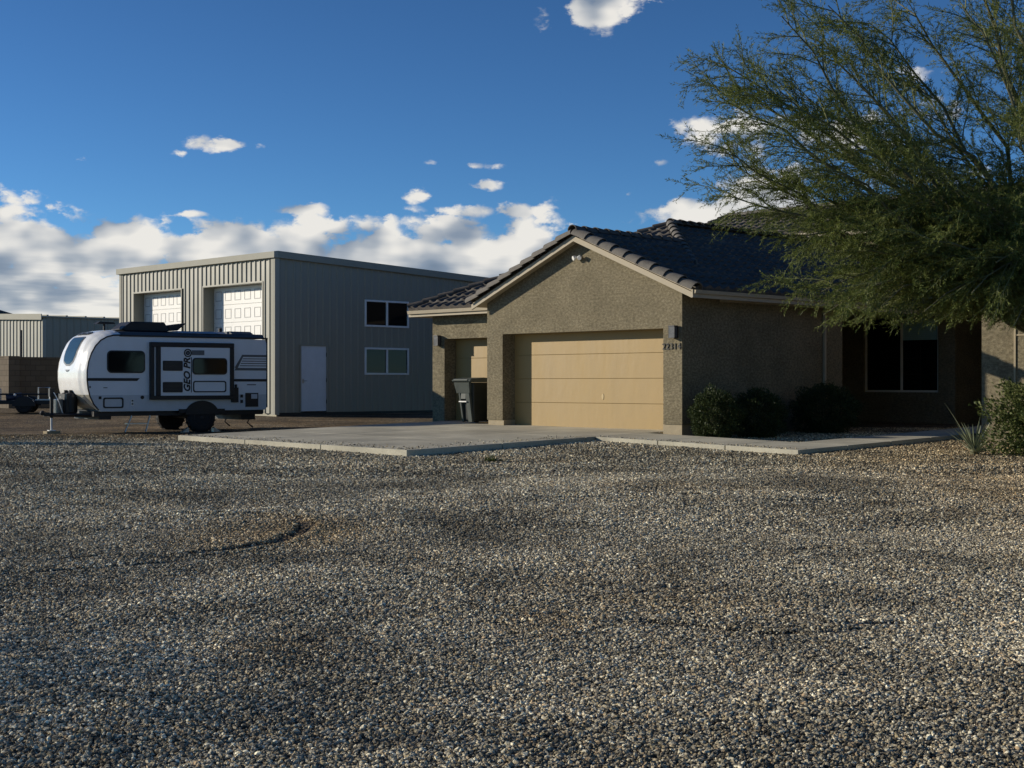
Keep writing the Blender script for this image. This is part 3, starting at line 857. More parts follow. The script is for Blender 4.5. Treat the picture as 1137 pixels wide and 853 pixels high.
    # house number
    T = Matrix.Translation((-.27, -.012, 2.275)) @ Matrix.Rotation(PI / 2, 4, 'X')
    text_mesh('house_number', '22314', .185, T, M['number'], H, ext=.008, offset=.0, space=1.1)
    # twin head security camera / flood light
    c = MB().lathe([(.045, 0), (.045, .03), (.02, .04)], 14, Matrix.Translation((-2.86, 0, 4.30)) @ Matrix.Rotation(PI / 2, 4, 'X')).build('security_camera', M['cam_white'], H, smooth=True)
    for s_ in (-1, 1):
        Mh = Matrix.Translation((-2.86 + .075 * s_, -.09, 4.285)) @ Matrix.Rotation(PI / 2 + .35, 4, 'X') @ Matrix.Rotation(.35 * s_, 4, 'Y')
        MB().lathe([(.03, -.04), (.048, -.01), (.052, .05), (.045, .055)], 14, Mh).build('camera_head', M['cam_white'], c, smooth=True)
    MB().tube([(-2.86, -.02, 4.30), (-2.86, -.09, 4.29)], .02, 8).build('arm', M['cam_white'], c)
    return H
build_house()

# ------------------------------------------------------------------ ribbed metal walls
def ribbed(width, zlo, ztop, holes, spacing, rib, base_w, top_w, off=0.0):
    """profile along local a in [0,width], depth outwards d (positive = outwards). returns list of quads (a,d,z)"""
    pts = []
    a = spacing * .5
    pts.append((0, 0))
    while a < width - spacing * .3:
        pts += [(a - base_w / 2, 0), (a - top_w / 2, rib), (a + top_w / 2, rib), (a + base_w / 2, 0)]
        a += spacing
    pts.append((width, 0))
    xs = sorted(set([p[0] for p in pts] + [h for ho in holes for h in ho[:2]]))
    def dep(x):
        for (a0, d0), (a1, d1) in zip(pts[:-1], pts[1:]):
            if a0 <= x <= a1: return d0 + (d1 - d0) * ((x - a0) / (a1 - a0) if a1 > a0 else 0)
        return 0
    quads = []
    for x0, x1 in zip(xs[:-1], xs[1:]):
        mid = (x0 + x1) / 2
        cuts = sorted([(h[2], h[3]) for h in holes if h[0] <= mid <= h[1]])
        z = zlo; spans = []
        for c0, c1 in cuts:
            if c0 > z: spans.append((z, c0, False))
            z = c1
        spans.append((z, None, True))
        for s0, s1, top in spans:
            t0 = ztop(x0) if top else s1; t1 = ztop(x1) if top else s1
            quads.append([(x0, dep(x0), s0), (x1, dep(x1), s0), (x1, dep(x1), t1), (x0, dep(x0), t0)])
    return quads

def build_barn():
    B = empty('metal_barn', (BX, BY, 0), RZ)
    tag(B, 'tall taupe ribbed metal shop with two white overhead doors and a grey man door', 'metal building')
    W, D = 9.35, 12.5
    zb, zt = .60, 5.45
    ztop = lambda y: zt - .040 * y
    # front (faces -y), x from -W to 0
    holes = [(-8.40, -5.33, 0, 4.63), (-3.96, -.65, 0, 4.63)]
    q = ribbed(W, zb, lambda a: zt, [(h[0] + W, h[1] + W, zb, h[3]) for h in holes], .255, .032, .105, .05)
    mb = MB()
    for quad in q: mb.add([(a - W, -d, z) for a, d, z in quad], [(0, 1, 2, 3)])
    mb.build('wall', M['barn'], B, fix=False)
    # side (faces +x), y from 0 to D
    hs = [(.90, 1.98, zb, 2.73), (3.45, 5.30, 3.35, 4.22), (3.45, 5.30, 1.80, 2.68)]
    q = ribbed(D, zb + .02, ztop, hs, .28, .026, .11, .05)
    mb = MB()
    for quad in q: mb.add([(d, a, z) for a, d, z in quad], [(0, 1, 2, 3)])
    mb.build('wall', M['barn_side'], B, fix=False)
    # inner lining boxes so nothing shows through, back and left walls
    MB().box(-W, -.35, D - .02, D, zb, ztop(D)).build('wall', M['barn'], B)
    MB().prism([(0.02, zb), (D - .02, zb), (D - .02, ztop(D)), (.02, zt)], 'x', -W, -W + .02).build('wall', M['barn'], B)
    # roof sheet
    MB().prism([(-.10, zt), (D + .1, ztop(D + .1)), (D + .1, ztop(D + .1) + .07), (-.10, zt + .07)], 'x', -W - .08, .08).build('roof', M['barn'], B)
    # slab under the steel
    MB().box(-W + .05, -.03, .06, D - .05, .2, zb).build('footing', M['concrete'], B)
    # dark base rail along the side
    MB().box(-.02, .012, .12, D, .38, zb + .018).build('base_rail', M['black'], B)
    # trims
    tr = MB().prism([(-.13, zt - .10), (-.13, zt + .09), (.02, zt + .11), (.02, zt - .10)], 'x', -W - .12, .12)
    tr.build('eave_trim', M['barn_trim'], B)
    mb = MB(); Sx = .14
    mb.prism([(.02, zt - .10), (D, ztop(D) - .10), (D, ztop(D) + .11), (.02, zt + .11)], 'x', .035, .12)
    mb.build('eave_trim', M['barn'], B)
    MB().box(.0, .05, -.052, .11, zb - .04, zt - .10).box(-.16, -.0, -.055, -.03, zb - .04, zt - .10).build('corner_trim', M['barn_trim'], B)
    MB().box(-W - .04, -W + .08, -.05, -.0, zb, zt - .10).build('corner_trim', M['barn_trim'], B)
    # overhead doors
    for i, (h0, h1, _, hz) in enumerate(holes):
        r = .36
        jb = MB().box(h0 - .012, h0, -.045, r, zb, hz).box(h1, h1 + .012, -.045, r, zb, hz).box(h0 - .012, h1 + .012, -.045, r, hz, hz + .012)
        jb.box(h0 - .05, h0 - .012, -.05, -.035, zb, hz + .05).box(h1 + .012, h1 + .05, -.05, -.035, zb, hz + .05).box(h0 - .012, h1 + .012, -.05, -.035, hz + .012, hz + .05)
        jb.build('door_frame', M['barn_side'], B)
        d = MB(); rows = 7; rh = (hz - zb) / rows
        for k in range(rows):
            z0 = zb + k * rh
            d.box(h0 + .002, h1 - .002, r, r + .04, z0 + .006, z0 + rh - .006)
        d.box(h0 + .002, h1 - .002, r + .02, r + .05, zb, hz)
        od = d.build('overhead_door', M['white_door'], B, bevel=.004, seg=1)
        od['label'] = ['far white panelled overhead door', 'near white panelled overhead door, the larger looking of the two'][i]
        # raised panels
        gp = MB(); nc = 6; cw = (h1 - h0) / nc
        for k in range(rows):
            for c in range(nc):
                x0 = h0 + c * cw + .10; x1 = h0 + (c + 1) * cw - .10; z0 = zb + k * rh + .13; z1 = zb + (k + 1) * rh - .13
                t = .022
                gp.box(x0, x1, r - .006, r - .002, z0, z0 + t).box(x0, x1, r - .006, r - .002, z1 - t, z1)
                gp.box(x0, x0 + t, r - .006, r - .002, z0 + t, z1 - t).box(x1 - t, x1, r - .006, r - .002, z0 + t, z1 - t)
        gp.build('panel_moulding', M['line_grey'], od)
    # man door on the side
    fr = MB().box(-.10, .035, .90, .945, zb + .02, 2.73).box(-.10, .035, 1.935, 1.98, zb + .02, 2.73).box(-.10, .035, .945, 1.935, 2.685, 2.73)
    fr.build('door_frame', M['barn_side'], B)
    md = MB().box(-.05, .0, .948, 1.932, zb + .05, 2.683).build('door', M['man_door'], B, bevel=.003, seg=1)
    MB().box(0, .006, 1.0, 1.07, 1.52, 1.66).tube([(.0, 1.035, 1.60), (.05, 1.035, 1.60), (.055, 1.15, 1.60)], .011, 8).build('handle', M['steel'], md)
    for z in (.95, 1.62, 2.42):
        MB().tube([(.012, 1.930, z - .06), (.012, 1.930, z + .06)], .014, 8).build('hinge', M['black'], md)
    # windows
    for (y0, y1, z0, z1), nm in (((3.45, 5.30, 3.35, 4.22), 'upper'), ((3.45, 5.30, 1.80, 2.68), 'lower')):
        w = window(B, y0, y1, z0, z1, .045, M['vinyl_white'], M['glass'], fw=.06, depth=.07, axis='x')
        w['label'] = nm + ' two-pane sliding window'
        MB().box(-.012, -.008, y0 + .95, y1 - .08, z0 + .08, z1 - .08).build('screen', M['lamp_metal'], w)
    return B
build_barn()

def build_far_barn():
    x0, y0 = -20.48, 62.0
    B = empty('metal_shed', (x0, y0, 0), RZ)
    tag(B, 'low pale ribbed metal shed beyond the block wall at the far left', 'metal building')
    zb, zt = .6, 4.42
    q = ribbed(9, zb, lambda a: zt + .035 * (9 - a), [], .33, .035, .16, .06)
    mb = MB()
    for quad in q: mb.add([(a - 9, -d, z) for a, d, z in quad], [(0, 1, 2, 3)])
    mb.build('wall', M['barn'], B, fix=False)
    q = ribbed(14, zb, lambda a: zt, [], .33, .03, .13, .05)
    mb = MB()
    for quad in q: mb.add([(d, a, z) for a, d, z in quad], [(0, 1, 2, 3)])
    mb.build('wall', M['barn_side'], B, fix=False)
    MB().box(-9, 0, 13.98, 14, zb, zt).build('wall', M['barn'], B)
    MB().box(-9, -8.98, 0.02, 13.98, zb, zt + .3).build('wall', M['barn'], B)
    # roof sheet with ribs ends showing at the eave
    mb = MB().prism([(.12, zt), (-9.1, zt + .035 * 9), (-9.1, zt + .035 * 9 + .06), (.12, zt + .06)], 'y', -.12, 14.1)
    y = .1
    while y < 14:
        mb.prism([(.13, zt + .06), (-9.1, zt + .035 * 9 + .06), (-9.1, zt + .035 * 9 + .11), (.13, zt + .11)], 'y', y, y + .09)
        y += .9
    mb.build('roof', M['barn_trim'], B)
    mb = MB().prism([(.13, zt - .12), (-9.1, zt + .035 * 9 - .12), (-9.1, zt + .035 * 9 + .14), (.13, zt + .14)], 'y', -.16, -.12)
    mb.build('rake_trim', M['barn_trim'], B)
    MB().box(.0, .05, -.05, .12, zb, zt - .1).build('corner_trim', M['barn_trim'], B)
build_far_barn()

def build_far_house():
    B = empty('distant_house', (-46.2, 110.0, 0), RZ + .2)
    tag(B, 'distant house whose dark roof slope just shows above the metal shed', 'house')
    MB().box(-14, 0, 0, 12, .3, 6.2).build('wall', M['stucco'], B)
    hull('roof', [(-15, -1, 6.2), (1, -1, 6.2), (1, 13, 6.2), (-15, 13, 6.2), (-8, 6, 9.2), (-6, 6, 9.2), (-15, -1, 6.0), (1, -1, 6.0), (1, 13, 6.0), (-15, 13, 6.0)], M['far_roof'], B)
build_far_house()

def build_block_wall():
    X0, Y0 = -18.4, 52.0
    B = empty('block_wall', (X0, Y0, 0), RZ)
    tag(B, 'brown concrete block garden wall turning a corner behind the travel trailer', 'wall')
    top = 2.47
    MB().box(-12, 0, -.2, 0, .3, top).build('wall_panel', M['block'], B)
    MB().box(-.2, 0, 0, 7.2, .3, top - .03).build('wall_panel', M['block'], B)
    MB().box(-.02, .38, -.22, .20, .3, top + .05).build('pier', M['block'], B)
    MB().box(-12, -.03, -.22, .02, top, top + .05).box(-.22, .02, .205, 7.2, top - .03, top + .03).build('wall_cap', M['block'], B)
    p = MB().tube([(0, 0, 0), (0, 0, 2.85)], .05, 10).build('pipe_post', M['lamp_metal'], None, smooth=True)
    p.location = (X0 + .1, Y0 + .9, .66); p.rotation_euler = (0, 0, 0)
    tag(p, 'dark pipe post standing up behind the block wall', 'post')
build_block_wall()

# ------------------------------------------------------------------ TRAVEL TRAILER
def wheel(parent, x, y, z, R, W, out):
    """axle along y; out = -1 outer face toward -y"""
    Mx = Matrix.Translation((x, y, z)) @ Matrix.Rotation(PI / 2 * -out, 4, 'X')
    w = MB().lathe([(R * .56, -W / 2), (R * .80, -W / 2 - .008), (R * .95, -W / 2 + .02), (R, -W / 2 + .05), (R, W / 2 - .05), (R * .95, W / 2 - .02), (R * .80, W / 2 + .008), (R * .56, W / 2)], 36, Mx)
    for k in range(36):
        a = 2 * PI * k / 36
        Mt = Mx @ Matrix.Rotation(a, 4, 'Z') @ Matrix.Translation((R - .005, 0, 0))
        s = 1 if k % 2 else -1
        w.box(-.006, .014, -.018, .018, min(0, s * W / 2.3), max(0, s * W / 2.3), Mt)
    t = w.build('wheel', M['rubber'], parent, smooth=True)
    r = MB().lathe([(R * .58, W / 2 - .03), (R * .60, W / 2 + .012), (R * .55, W / 2 + .012), (R * .52, W / 2 - .05), (R * .18, W / 2 - .045), (R * .16, W / 2 - .005), (R * .10, W / 2 + .005)], 30, Mx)
    r.build('rim', M['black'], t, smooth=True)
    sp = MB()
    for k in range(6):
        Mt = Mx @ Matrix.Rotation(2 * PI * k / 6 + .3, 4, 'Z')
        sp.box(R * .15, R * .55, -.025, .025, W / 2 - .048, W / 2 - .012, Mt)
    sp.build('spokes', M['steel'], t)
    return t

def build_rv():
    rz = math.radians(36)
    ax, ay = -7.87, 36.0
    cxw = ax - math.sin(rz) * 1.05; cyw = ay + math.cos(rz) * 1.05
    G = .27
    T = empty('travel_trailer', (cxw, cyw, G), rz)
    tag(T, 'white and grey travel trailer with rounded front cap parked before the metal shop', 'travel trailer')
    ys = -1.05
    arc = [(-2.10, 2.43), (-2.30, 2.42), (-2.46, 2.38), (-2.62, 2.29), (-2.75, 2.15), (-2.85, 1.97), (-2.92, 1.77), (-2.955, 1.55), (-2.955, 1.33), (-2.93, 1.12), (-2.88, .92), (-2.79, .74), (-2.67, .60)]
    xr = 1.80
    body = [(x, z) for x, z in arc] + [(-2.6, .56), (xr - .06, .56), (xr, .62), (xr, 2.30), (xr - .05, 2.38)]
    MB().prism(body, 'y', -1.05, 1.05).build('body', M['rv_side'], T)
    # lower darker skirt band (proud 4 mm)
    sk = [(-2.895, .96), (-2.79, .74), (-2.67, .60), (-2.6, .565), (xr - .06, .565), (xr + .002, .62), (xr + .002, .96)]
    MB().prism(sk, 'y', -1.056, -1.05).prism(sk, 'y', 1.05, 1.056).build('skirt', M['rv_skirt'], T)
    # front cap
    def arc_at(s):
        n = len(arc) - 1; f = s * n; i = min(int(f), n - 1); t = f - i
        return arc[i][0] * (1 - t) + arc[i + 1][0] * t, arc[i][1] * (1 - t) + arc[i + 1][1] * t
    def cap_pt(s, w, off=0.0):
        x, z = arc_at(s)
        b = np.interp(z, [.56, .75, .95, 1.05, 1.3, 1.6, 1.9, 2.15, 2.3, 2.43], [.01, .04, .08, .11, .12, .12, .12, .11, .09, .04])
        k = 1 - abs(w) ** 4.0
        groove = .022 * math.exp(-((abs(w) - .66) / .05) ** 2) - .015 * math.exp(-((abs(w) - .80) / .05) ** 2)
        dz = .14 * k * (1 if z > 2.2 else max(0, (z - 1.6) / .6))
        return Vector((x - b * k - off - groove * .6 * min(1, b * 8), w * 1.052, z + dz + off * .3))
    def cap_surface(s0, s1, ns, nw, off=0.0, w0=-1, w1=1):
        mb = MB(); vs = []
        for i in range(ns + 1):
            for j in range(nw + 1):
                vs.append(cap_pt(s0 + (s1 - s0) * i / ns, w0 + (w1 - w0) * j / nw, off))
        fs = [(i * (nw + 1) + j, (i + 1) * (nw + 1) + j, (i + 1) * (nw + 1) + j + 1, i * (nw + 1) + j + 1) for i in range(ns) for j in range(nw)]
        return mb.add(vs, fs)
    s_split = 9.75 / 12
    cs = cap_surface(0, s_split, 40, 56, .002)
    cap = cs.build('front_cap', M['rv_white'], T, smooth=True)
    lower = cap_surface(s_split, 1.0, 8, 40, .001)
    lw = lower.build('lower_cap', M['diamond'], T, smooth=True)
    for sgn in (-1, 1):   # dark chevrons on the lower corner
        mb = MB()
        for k in range(8):
            t0, t1 = k / 8, (k + 1) / 8
            sa, sb = s_split + (1 - s_split) * t0, s_split + (1 - s_split) * t1
            wa, wb = .58 + .36 * t0, .58 + .36 * t1
            vs = [cap_pt(sa, sgn * wa, .006), cap_pt(sa, sgn * (wa + .20), .006), cap_pt(sb, sgn * min(wb + .20, 1), .006), cap_pt(sb, sgn * wb, .006)]
            mb.add(vs, [(0, 1, 2, 3)])
        mb.build('chevron', M['rv_stripe'], lw)
    # trim along the edge of the side panels
    for sy in (-1, 1):
        mb = MB(); mb.tube([(x - .0, sy * 1.056, z) for x, z in arc], .018, 8); mb.build('edge_trim', M['black'], T, smooth=True)
    # windscreen in the cap
    def cap_patch(poly, off, n=18):
        """poly in (w, s) space, filled as rows"""
        mb = MB(); ss = [p[1] for p in poly]; s0, s1 = min(ss), max(ss)
        rows = []
        for i in range(n + 1):
            s = s0 + (s1 - s0) * i / n; xs = []
            for (a, b) in zip(poly, poly[1:] + poly[:1]):
                if (a[1] - s) * (b[1] - s) <= 0 and abs(a[1] - b[1]) > 1e-9:
                    t = (s - a[1]) / (b[1] - a[1]); xs.append(a[0] + t * (b[0] - a[0]))
            if not xs: continue
            rows.append((s, min(xs), max(xs)))
        m = 12; vs = []
        for s, a, b in rows:
            for j in range(m + 1): vs.append(cap_pt(s, a + (b - a) * j / m, off))
        fs = [(i * (m + 1) + j, (i + 1) * (m + 1) + j, (i + 1) * (m + 1) + j + 1, i * (m + 1) + j + 1) for i in range(len(rows) - 1) for j in range(m)]
        return mb.add(vs, fs)
    k = 12.0
    outer = [(-.40, 3.25 / k), (.40, 3.25 / k), (.44, 3.5 / k), (.42, 5.6 / k), (.34, 6.2 / k), (.12, 6.5 / k), (-.12, 6.5 / k), (-.34, 6.2 / k), (-.42, 5.6 / k), (-.44, 3.5 / k)]
    inner = [(w * .88, (s - 4.8 / k) * .90 + 4.8 / k) for w, s in outer]
    fw = cap_patch(outer, .010).build('front_window', M['rv_stripe'], T, smooth=True)
    cap_patch(inner, .016).build('pane', M['glass_blue'], fw, smooth=True)
    # small emblem under the window
    em = cap_patch([(-.16, 6.85 / k), (.16, 6.85 / k), (.05, 7.1 / k), (-.05, 7.1 / k)], .010, 6).build('emblem', M['rv_stripe'], cap)
    # lettering on the cap above the window
    p = cap_pt(2.55 / k, 0, .012); p2 = cap_pt(2.95 / k, 0, .012); dn = (p2 - p).normalized()
    right = Vector((0, -1, 0)); up = -dn; nor = right.cross(up)
    R = Matrix((right, up, nor)).transposed().to_4x4()
    text_mesh('lettering', 'GEO PRO', .20, Matrix.Translation(p - nor * -.006) @ R, M['rv_stripe'], cap, ext=.012, offset=.006)
    p = cap_pt(3.55 / k, 0, .014)
    # side windows
    def rrect(x0, x1, z0, z1, r, n=5):
        pts = []
        for (cx, cz, a0) in ((x1 - r, z1 - r, 0), (x0 + r, z1 - r, PI / 2), (x0 + r, z0 + r, PI), (x1 - r, z0 + r, 3 * PI / 2)):
            for i in range(n + 1):
                a = a0 + PI / 2 * i / n; pts.append((cx + r * math.cos(a), cz + r * math.sin(a)))
        return pts
    w = MB().prism(rrect(-2.46, -1.50, 1.50, 2.05, .11), 'y', ys - .02, ys).build('window', M['black'], T)
    MB().prism(rrect(-2.43, -1.53, 1.53, 2.02, .09), 'y', ys - .026, ys - .021).build('pane', M['glass'], w)
    # stripes
    MB().prism([(-2.945, 1.305), (-1.70, 1.305), (-1.63, 1.375), (-2.955, 1.375)], 'y', ys - .006, ys).build('stripe', M['black'], T)
    MB().prism([(.86, 1.295), (1.795, 1.295), (1.795, 1.36), (.86, 1.36)], 'y', ys - .006, ys).build('stripe', M['black'], T)
    # rear graphic: slanted bars
    g = MB()
    def bar(z0, z1, xa):
        sl = .52
        g.prism([(xa + (z0 - 1.58) * sl, z0), (1.795, z0), (1.795, z1), (xa + (z1 - 1.58) * sl, z1)], 'y', ys - .006, ys)
    bar(1.58, 1.645, .90); bar(1.93, 1.985, .90)
    g.prism([(.90, 1.645), (.99, 1.645), (1.14, 1.93), (1.08, 1.93)], 'y', ys - .006, ys)
    g.build('graphic', M['rv_stripe'], T)
    g = MB()
    for z in (1.69, 1.75, 1.81, 1.87):
        g.prism([(1.04 + (z - 1.69) * .5, z), (1.795, z), (1.795, z + .022), (1.05 + (z - 1.69) * .5, z + .022)], 'y', ys - .005, ys)
    g.build('graphic', M['lamp_glass'], T)
    # roof edge trim and roof
    MB().box(-2.15, xr + .03, ys - .02, ys + .02, 2.395, 2.435).box(-2.15, xr + .03, 1.03, 1.07, 2.395, 2.435).build('roof_trim', M['black'], T)
    MB().box(xr, xr + .03, -1.06, -1.02, .62, 2.40).build('edge_trim', M['black'], T)
    rf = [(-1.0, 2.41), (-.85, 2.52), (0, 2.56), (.85, 2.52), (1.0, 2.41)]
    MB().prism(rf, 'x', -2.2, xr - .02).build('roof', M['rv_roof'], T)
    MB().prism([(-.9, 2.515), (-.7, 2.575), (.7, 2.575), (.9, 2.515)], 'x', -.55, .75).build('roof_hatch', M['rv_roof_panel'], T)
    MB().prism([(-.8, 2.53), (-.6, 2.60), (.6, 2.60), (.8, 2.53)], 'x', .95, 1.55).build('solar_panel', M['rv_roof'], T)
    MB().tube([(.80, -.4, 2.5), (.80, -.4, 2.68)], .05, 10).build('roof_vent', M['black'], T)
    # air conditioner
    acp = [(-1.85, 2.60), (-1.60, 2.80), (-.72, 2.80), (-.60, 2.62), (-.62, 2.55), (-1.75, 2.55)]
    a = MB().prism(acp, 'y', -.40, .40).build('air_conditioner', M['black'], T, bevel=.03)
    MB().prism([(-.58, 2.58), (-.34, 2.60), (-.10, 2.80), (-.62, 2.72)], 'y', -.35, .35).build('vent_cover', M['black'], T, bevel=.02)
    # antenna
    an = MB().tube([(-2.15, .0, 2.5), (-2.15, 0, 2.74)], .03, 8).build('antenna', M['black'], T)
    MB().prism([(-2.38, 2.73), (-1.90, 2.74), (-1.95, 2.78), (-2.30, 2.79)], 'y', -.12, .12).build('antenna_head', M['black'], an)
    # ---- slide out
    sf = MB()
    y0 = ys - .12
    sf.box(-1.39, .84, y0, ys, .84, .94).box(-1.39, .84, y0, ys, 2.15, 2.27)
    sf.box(-1.39, -1.30, y0, ys, .94, 2.15).box(-1.24, -1.13, y0, ys, .94, 2.15).box(.72, .84, y0, ys, .94, 2.15)
    so = sf.build('slide_out', M['black'], T, bevel=.008, seg=1)
    MB().box(-1.30, -1.24, y0 + .05, ys, .94, 2.15).build('awning_arm', M['rv_skirt'], so)
    MB().box(-1.13, .72, y0 + .012, ys, .94, 2.15).build('slide_panel', M['rv_side'], so)
    yp = y0 + .012
    sw = MB().prism(rrect(-.30, .64, 1.47, 1.89, .09), 'y', yp - .02, yp).build('window', M['black'], so)
    MB().prism(rrect(-.275, .615, 1.495, 1.865, .08), 'y', yp - .026, yp - .021).build('pane', M['glass'], sw)
    for (z0, z1) in ((1.56, 1.81), (1.02, 1.28)):
        w = MB().prism(rrect(-1.08, -.56, z0, z1, .02, 2), 'y', yp - .014, yp).build('vent_panel', M['black'], so)
        v = MB()
        for i in range(6): v.box(-1.05, -.59, yp - .020, yp - .015, z0 + .03 + i * (z1 - z0 - .05) / 6, z0 + .045 + i * (z1 - z0 - .05) / 6)
        v.build('louvre', M['lamp_metal'], w)
    # storage door outline
    o_ = rrect(-.28, .62, 1.02, 1.31, .06); i_ = rrect(-.25, .59, 1.05, 1.28, .045)
    def ring(o1, i1, ya, yb):
        mb = MB(); n = len(o1)
        vs = [(p[0], ya, p[1]) for p in o1] + [(p[0], ya, p[1]) for p in i1] + [(p[0], yb, p[1]) for p in o1] + [(p[0], yb, p[1]) for p in i1]
        fs = []
        for q in range(n):
            r = (q + 1) % n
            fs += [(q, r, n + r, n + q), (2 * n + q, q, r, 2 * n + r), (n + q, n + r, 3 * n + r, 3 * n + q)]
        return mb.add(vs, fs)
    ring(o_, i_, yp - .012, yp).build('storage_hatch', M['black'], so)
    MB().box(-.31, .02, yp - .008, yp, 1.96, 2.08).build('badge', M['rv_stripe'], so)
    # upright lettering with its round emblem on top
    Rt = Matrix.Translation((-.435, yp - .006, 1.455)) @ Matrix.Rotation(PI / 2, 4, 'X') @ Matrix.Rotation(PI / 2, 4, 'Z')
    text_mesh('lettering', 'GEO PR', .235, Rt, M['black'], so, ext=.006, offset=.007, sx=1.06, shear=.25)
    MB().box(-.335, -.315, yp - .006, yp, 1.02, 1.90).build('lettering_rule', M['black'], so)
    def annulus(cx, cz, r0, r1, ya, yb, m_, nm, par):
        mb = MB(); n = 28
        o1 = [(cx + r1 * math.cos(2 * PI * q / n), cz + r1 * math.sin(2 * PI * q / n)) for q in range(n)]
        i1 = [(cx + r0 * math.cos(2 * PI * q / n), cz + r0 * math.sin(2 * PI * q / n)) for q in range(n)]
        return ring(o1, i1, ya, yb).build(nm, m_, par)
    annulus(-.42, 2.01, .075, .105, yp - .012, yp, M['black'], 'emblem', so)
    annulus(-.42, 2.01, .015, .055, yp - .012, yp, M['black'], 'emblem', so)
    # lower hatch, ports, black fridge vent
    ring(rrect(-2.56, -2.05, .64, .90, .05), rrect(-2.525, -2.085, .675, .865, .035), ys - .022, ys - .006).build('storage_hatch', M['black'], T)
    MB().box(-2.67, -2.60, ys - .012, ys - .006, .86, .93).build('port', M['black'], T)
    MB().box(-1.86, -1.79, ys - .014, ys - .006, .70, .86).build('outlet', M['cam_white'], T)
    for z_ in (.72, .80): MB().box(-1.845, -1.805, ys - .02, ys - .014, z_, z_ + .04).build('outlet_cover', M['black'], T)
    MB().lathe([(.0, 0), (.045, 0), (.045, .012), (0, .012)], 18, Matrix.Translation((-1.57, ys - .006, .90)) @ Matrix.Rotation(PI / 2, 4, 'X')).build('port', M['black'], T)
    MB().box(.80, .99, ys - .05, ys, .76, 1.14).tube([(.93, ys - .03, 1.1), (.93, ys - .03, 1.22)], .03, 8).build('propane_quick_box', M['black'], T)
    for z_ in (.74, .88): MB().box(1.06, 1.13, ys - .02, ys - .006, z_, z_ + .08).build('port', M['black'], T)
    wh = MB().box(1.20, 1.56, ys - .02, ys - .006, .64, 1.0).build('water_heater_door', M['black'], T)
    MB().box(1.36, 1.53, ys - .026, ys - .02, .85, .97).build('vent_grille', M['rv_skirt'], wh)
    MB().box(1.25, 1.5, ys - .008, ys - .002, 1.20, 1.225).build('badge', M['rv_stripe'], T)
    MB().box(-2.55, -2.45, ys - .006, ys, 1.13, 1.15).build('badge', M['rv_stripe'], T)
    MB().box(-2.9, -2.86, ys - .006, ys, 1.13, 1.18).build('badge', M['rv_stripe'], T)
    # chassis
    ch = MB().box(-2.75, 1.75, -.95, .95, .44, .56)
    ch.box(-2.6, -2.3, -.9, .9, .36, .44).box(1.2, 1.6, -.8, .8, .30, .44)
    ch.build('chassis', M['black'], T)
    MB().box(-.62, .62, ys - .03, ys + .1, .50, .60).build('fender_skirt', M['black'], T)
    # wheel arches: black arched flare proud of the side
    fl = []
    for i in range(15):
        a = PI * i / 14; fl.append((.45 * math.cos(a), .46 + .35 * math.sin(a)))
    MB().prism(fl, 'y', ys - .045, ys).build('fender', M['black'], T)
    wheel(T, 0, ys + .085, .375, .375, .23, -1)
    wheel(T, 0, 1.05 - .085, .375, .375, .23, 1)
    MB().tube([(0, -.95, .375), (0, .95, .375)], .04, 8).build('axle', M['black'], T)
    # stabiliser legs
    for sx in (1.55,):
        for sy in (-.7, .7):
            MB().tube([(sx, sy, .44), (sx - .12, sy, .22), (sx + .03, sy, .10)], .02, 6).build('stabiliser_leg', M['black'], T)
    # entry steps on the near front corner
    st = MB()
    st.tube([(-1.80, -.95, .45), (-1.98, -.98, .05)], .022, 6).tube([(-1.33, -.95, .45), (-1.45, -.98, .05)], .022, 6)
    st.box(-1.94, -1.42, -1.04, -.86, .24, .265)
    st.build('folding_steps', M['steel'], T)
    # tongue, propane cover, battery, jack
    tg = MB().tube([(-2.7, -.75, .47), (-3.50, -.03, .47)], .045, 4).tube([(-2.7, .75, .47), (-3.50, .03, .47)], .045, 4).box(-3.66, -3.40, -.05, .05, .44, .52)
    tg.build('tongue', M['black'], T)
    MB().lathe([(.0, 0), (.06, .01), (.07, .06), (.04, .11), (0, .12)], 12, Matrix.Translation((-3.69, 0, .46))).build('coupler', M['black'], T, smooth=True)
    mb = MB()
    for y in (-.18, .18):
        mb.lathe([(.13, .0), (.155, .04), (.16, .40), (.12, .50), (.05, .52), (.05, .58)], 18, Matrix.Translation((-3.05, y, .50)))
    mb.box(-3.20, -2.96, -.30, .30, .52, .99)
    mb.build('propane_cover', M['black'], T, bevel=0)
    MB().box(-3.38, -3.22, -.14, .14, .50, .86).build('battery_box', M['lamp_glass'], T, bevel=.02)
    j = MB().tube([(-3.47, 0, .40), (-3.47, 0, 1.05)], .04, 10).box(-3.53, -3.41, -.06, .06, .92, 1.12).build('tongue_jack', M['black'], T)
    MB().tube([(-3.47, 0, .10), (-3.47, 0, .42)], .028, 10).build('jack_tube', M['cam_white'], j)
    MB().box(-3.55, -3.39, -.08, .08, .08, .10).build('jack_foot', M['cam_white'], j)
    MB().tube([(-3.26, -.22, .50), (-3.36, -.22, .80), (-3.44, -.08, 1.02)], .012, 6).build('cable', M['cam_white'], T)
    # timber block under the jack: separate thing
    jx, jy = -3.47, 0
    bw = (cxw + math.cos(rz) * jx - math.sin(rz) * jy, cyw + math.sin(rz) * jx + math.cos(rz) * jy)
    b = MB().box(-.17, .19, -.10, .10, 0, .078).build('timber_block', M['wood_block'], None, bevel=.006, seg=1)
    b.location = (bw[0], bw[1], G - .002 + .002); b.rotation_euler = (0, 0, rz + .2)
    tag(b, 'short timber block on the dirt under the trailer tongue jack', 'wood block')
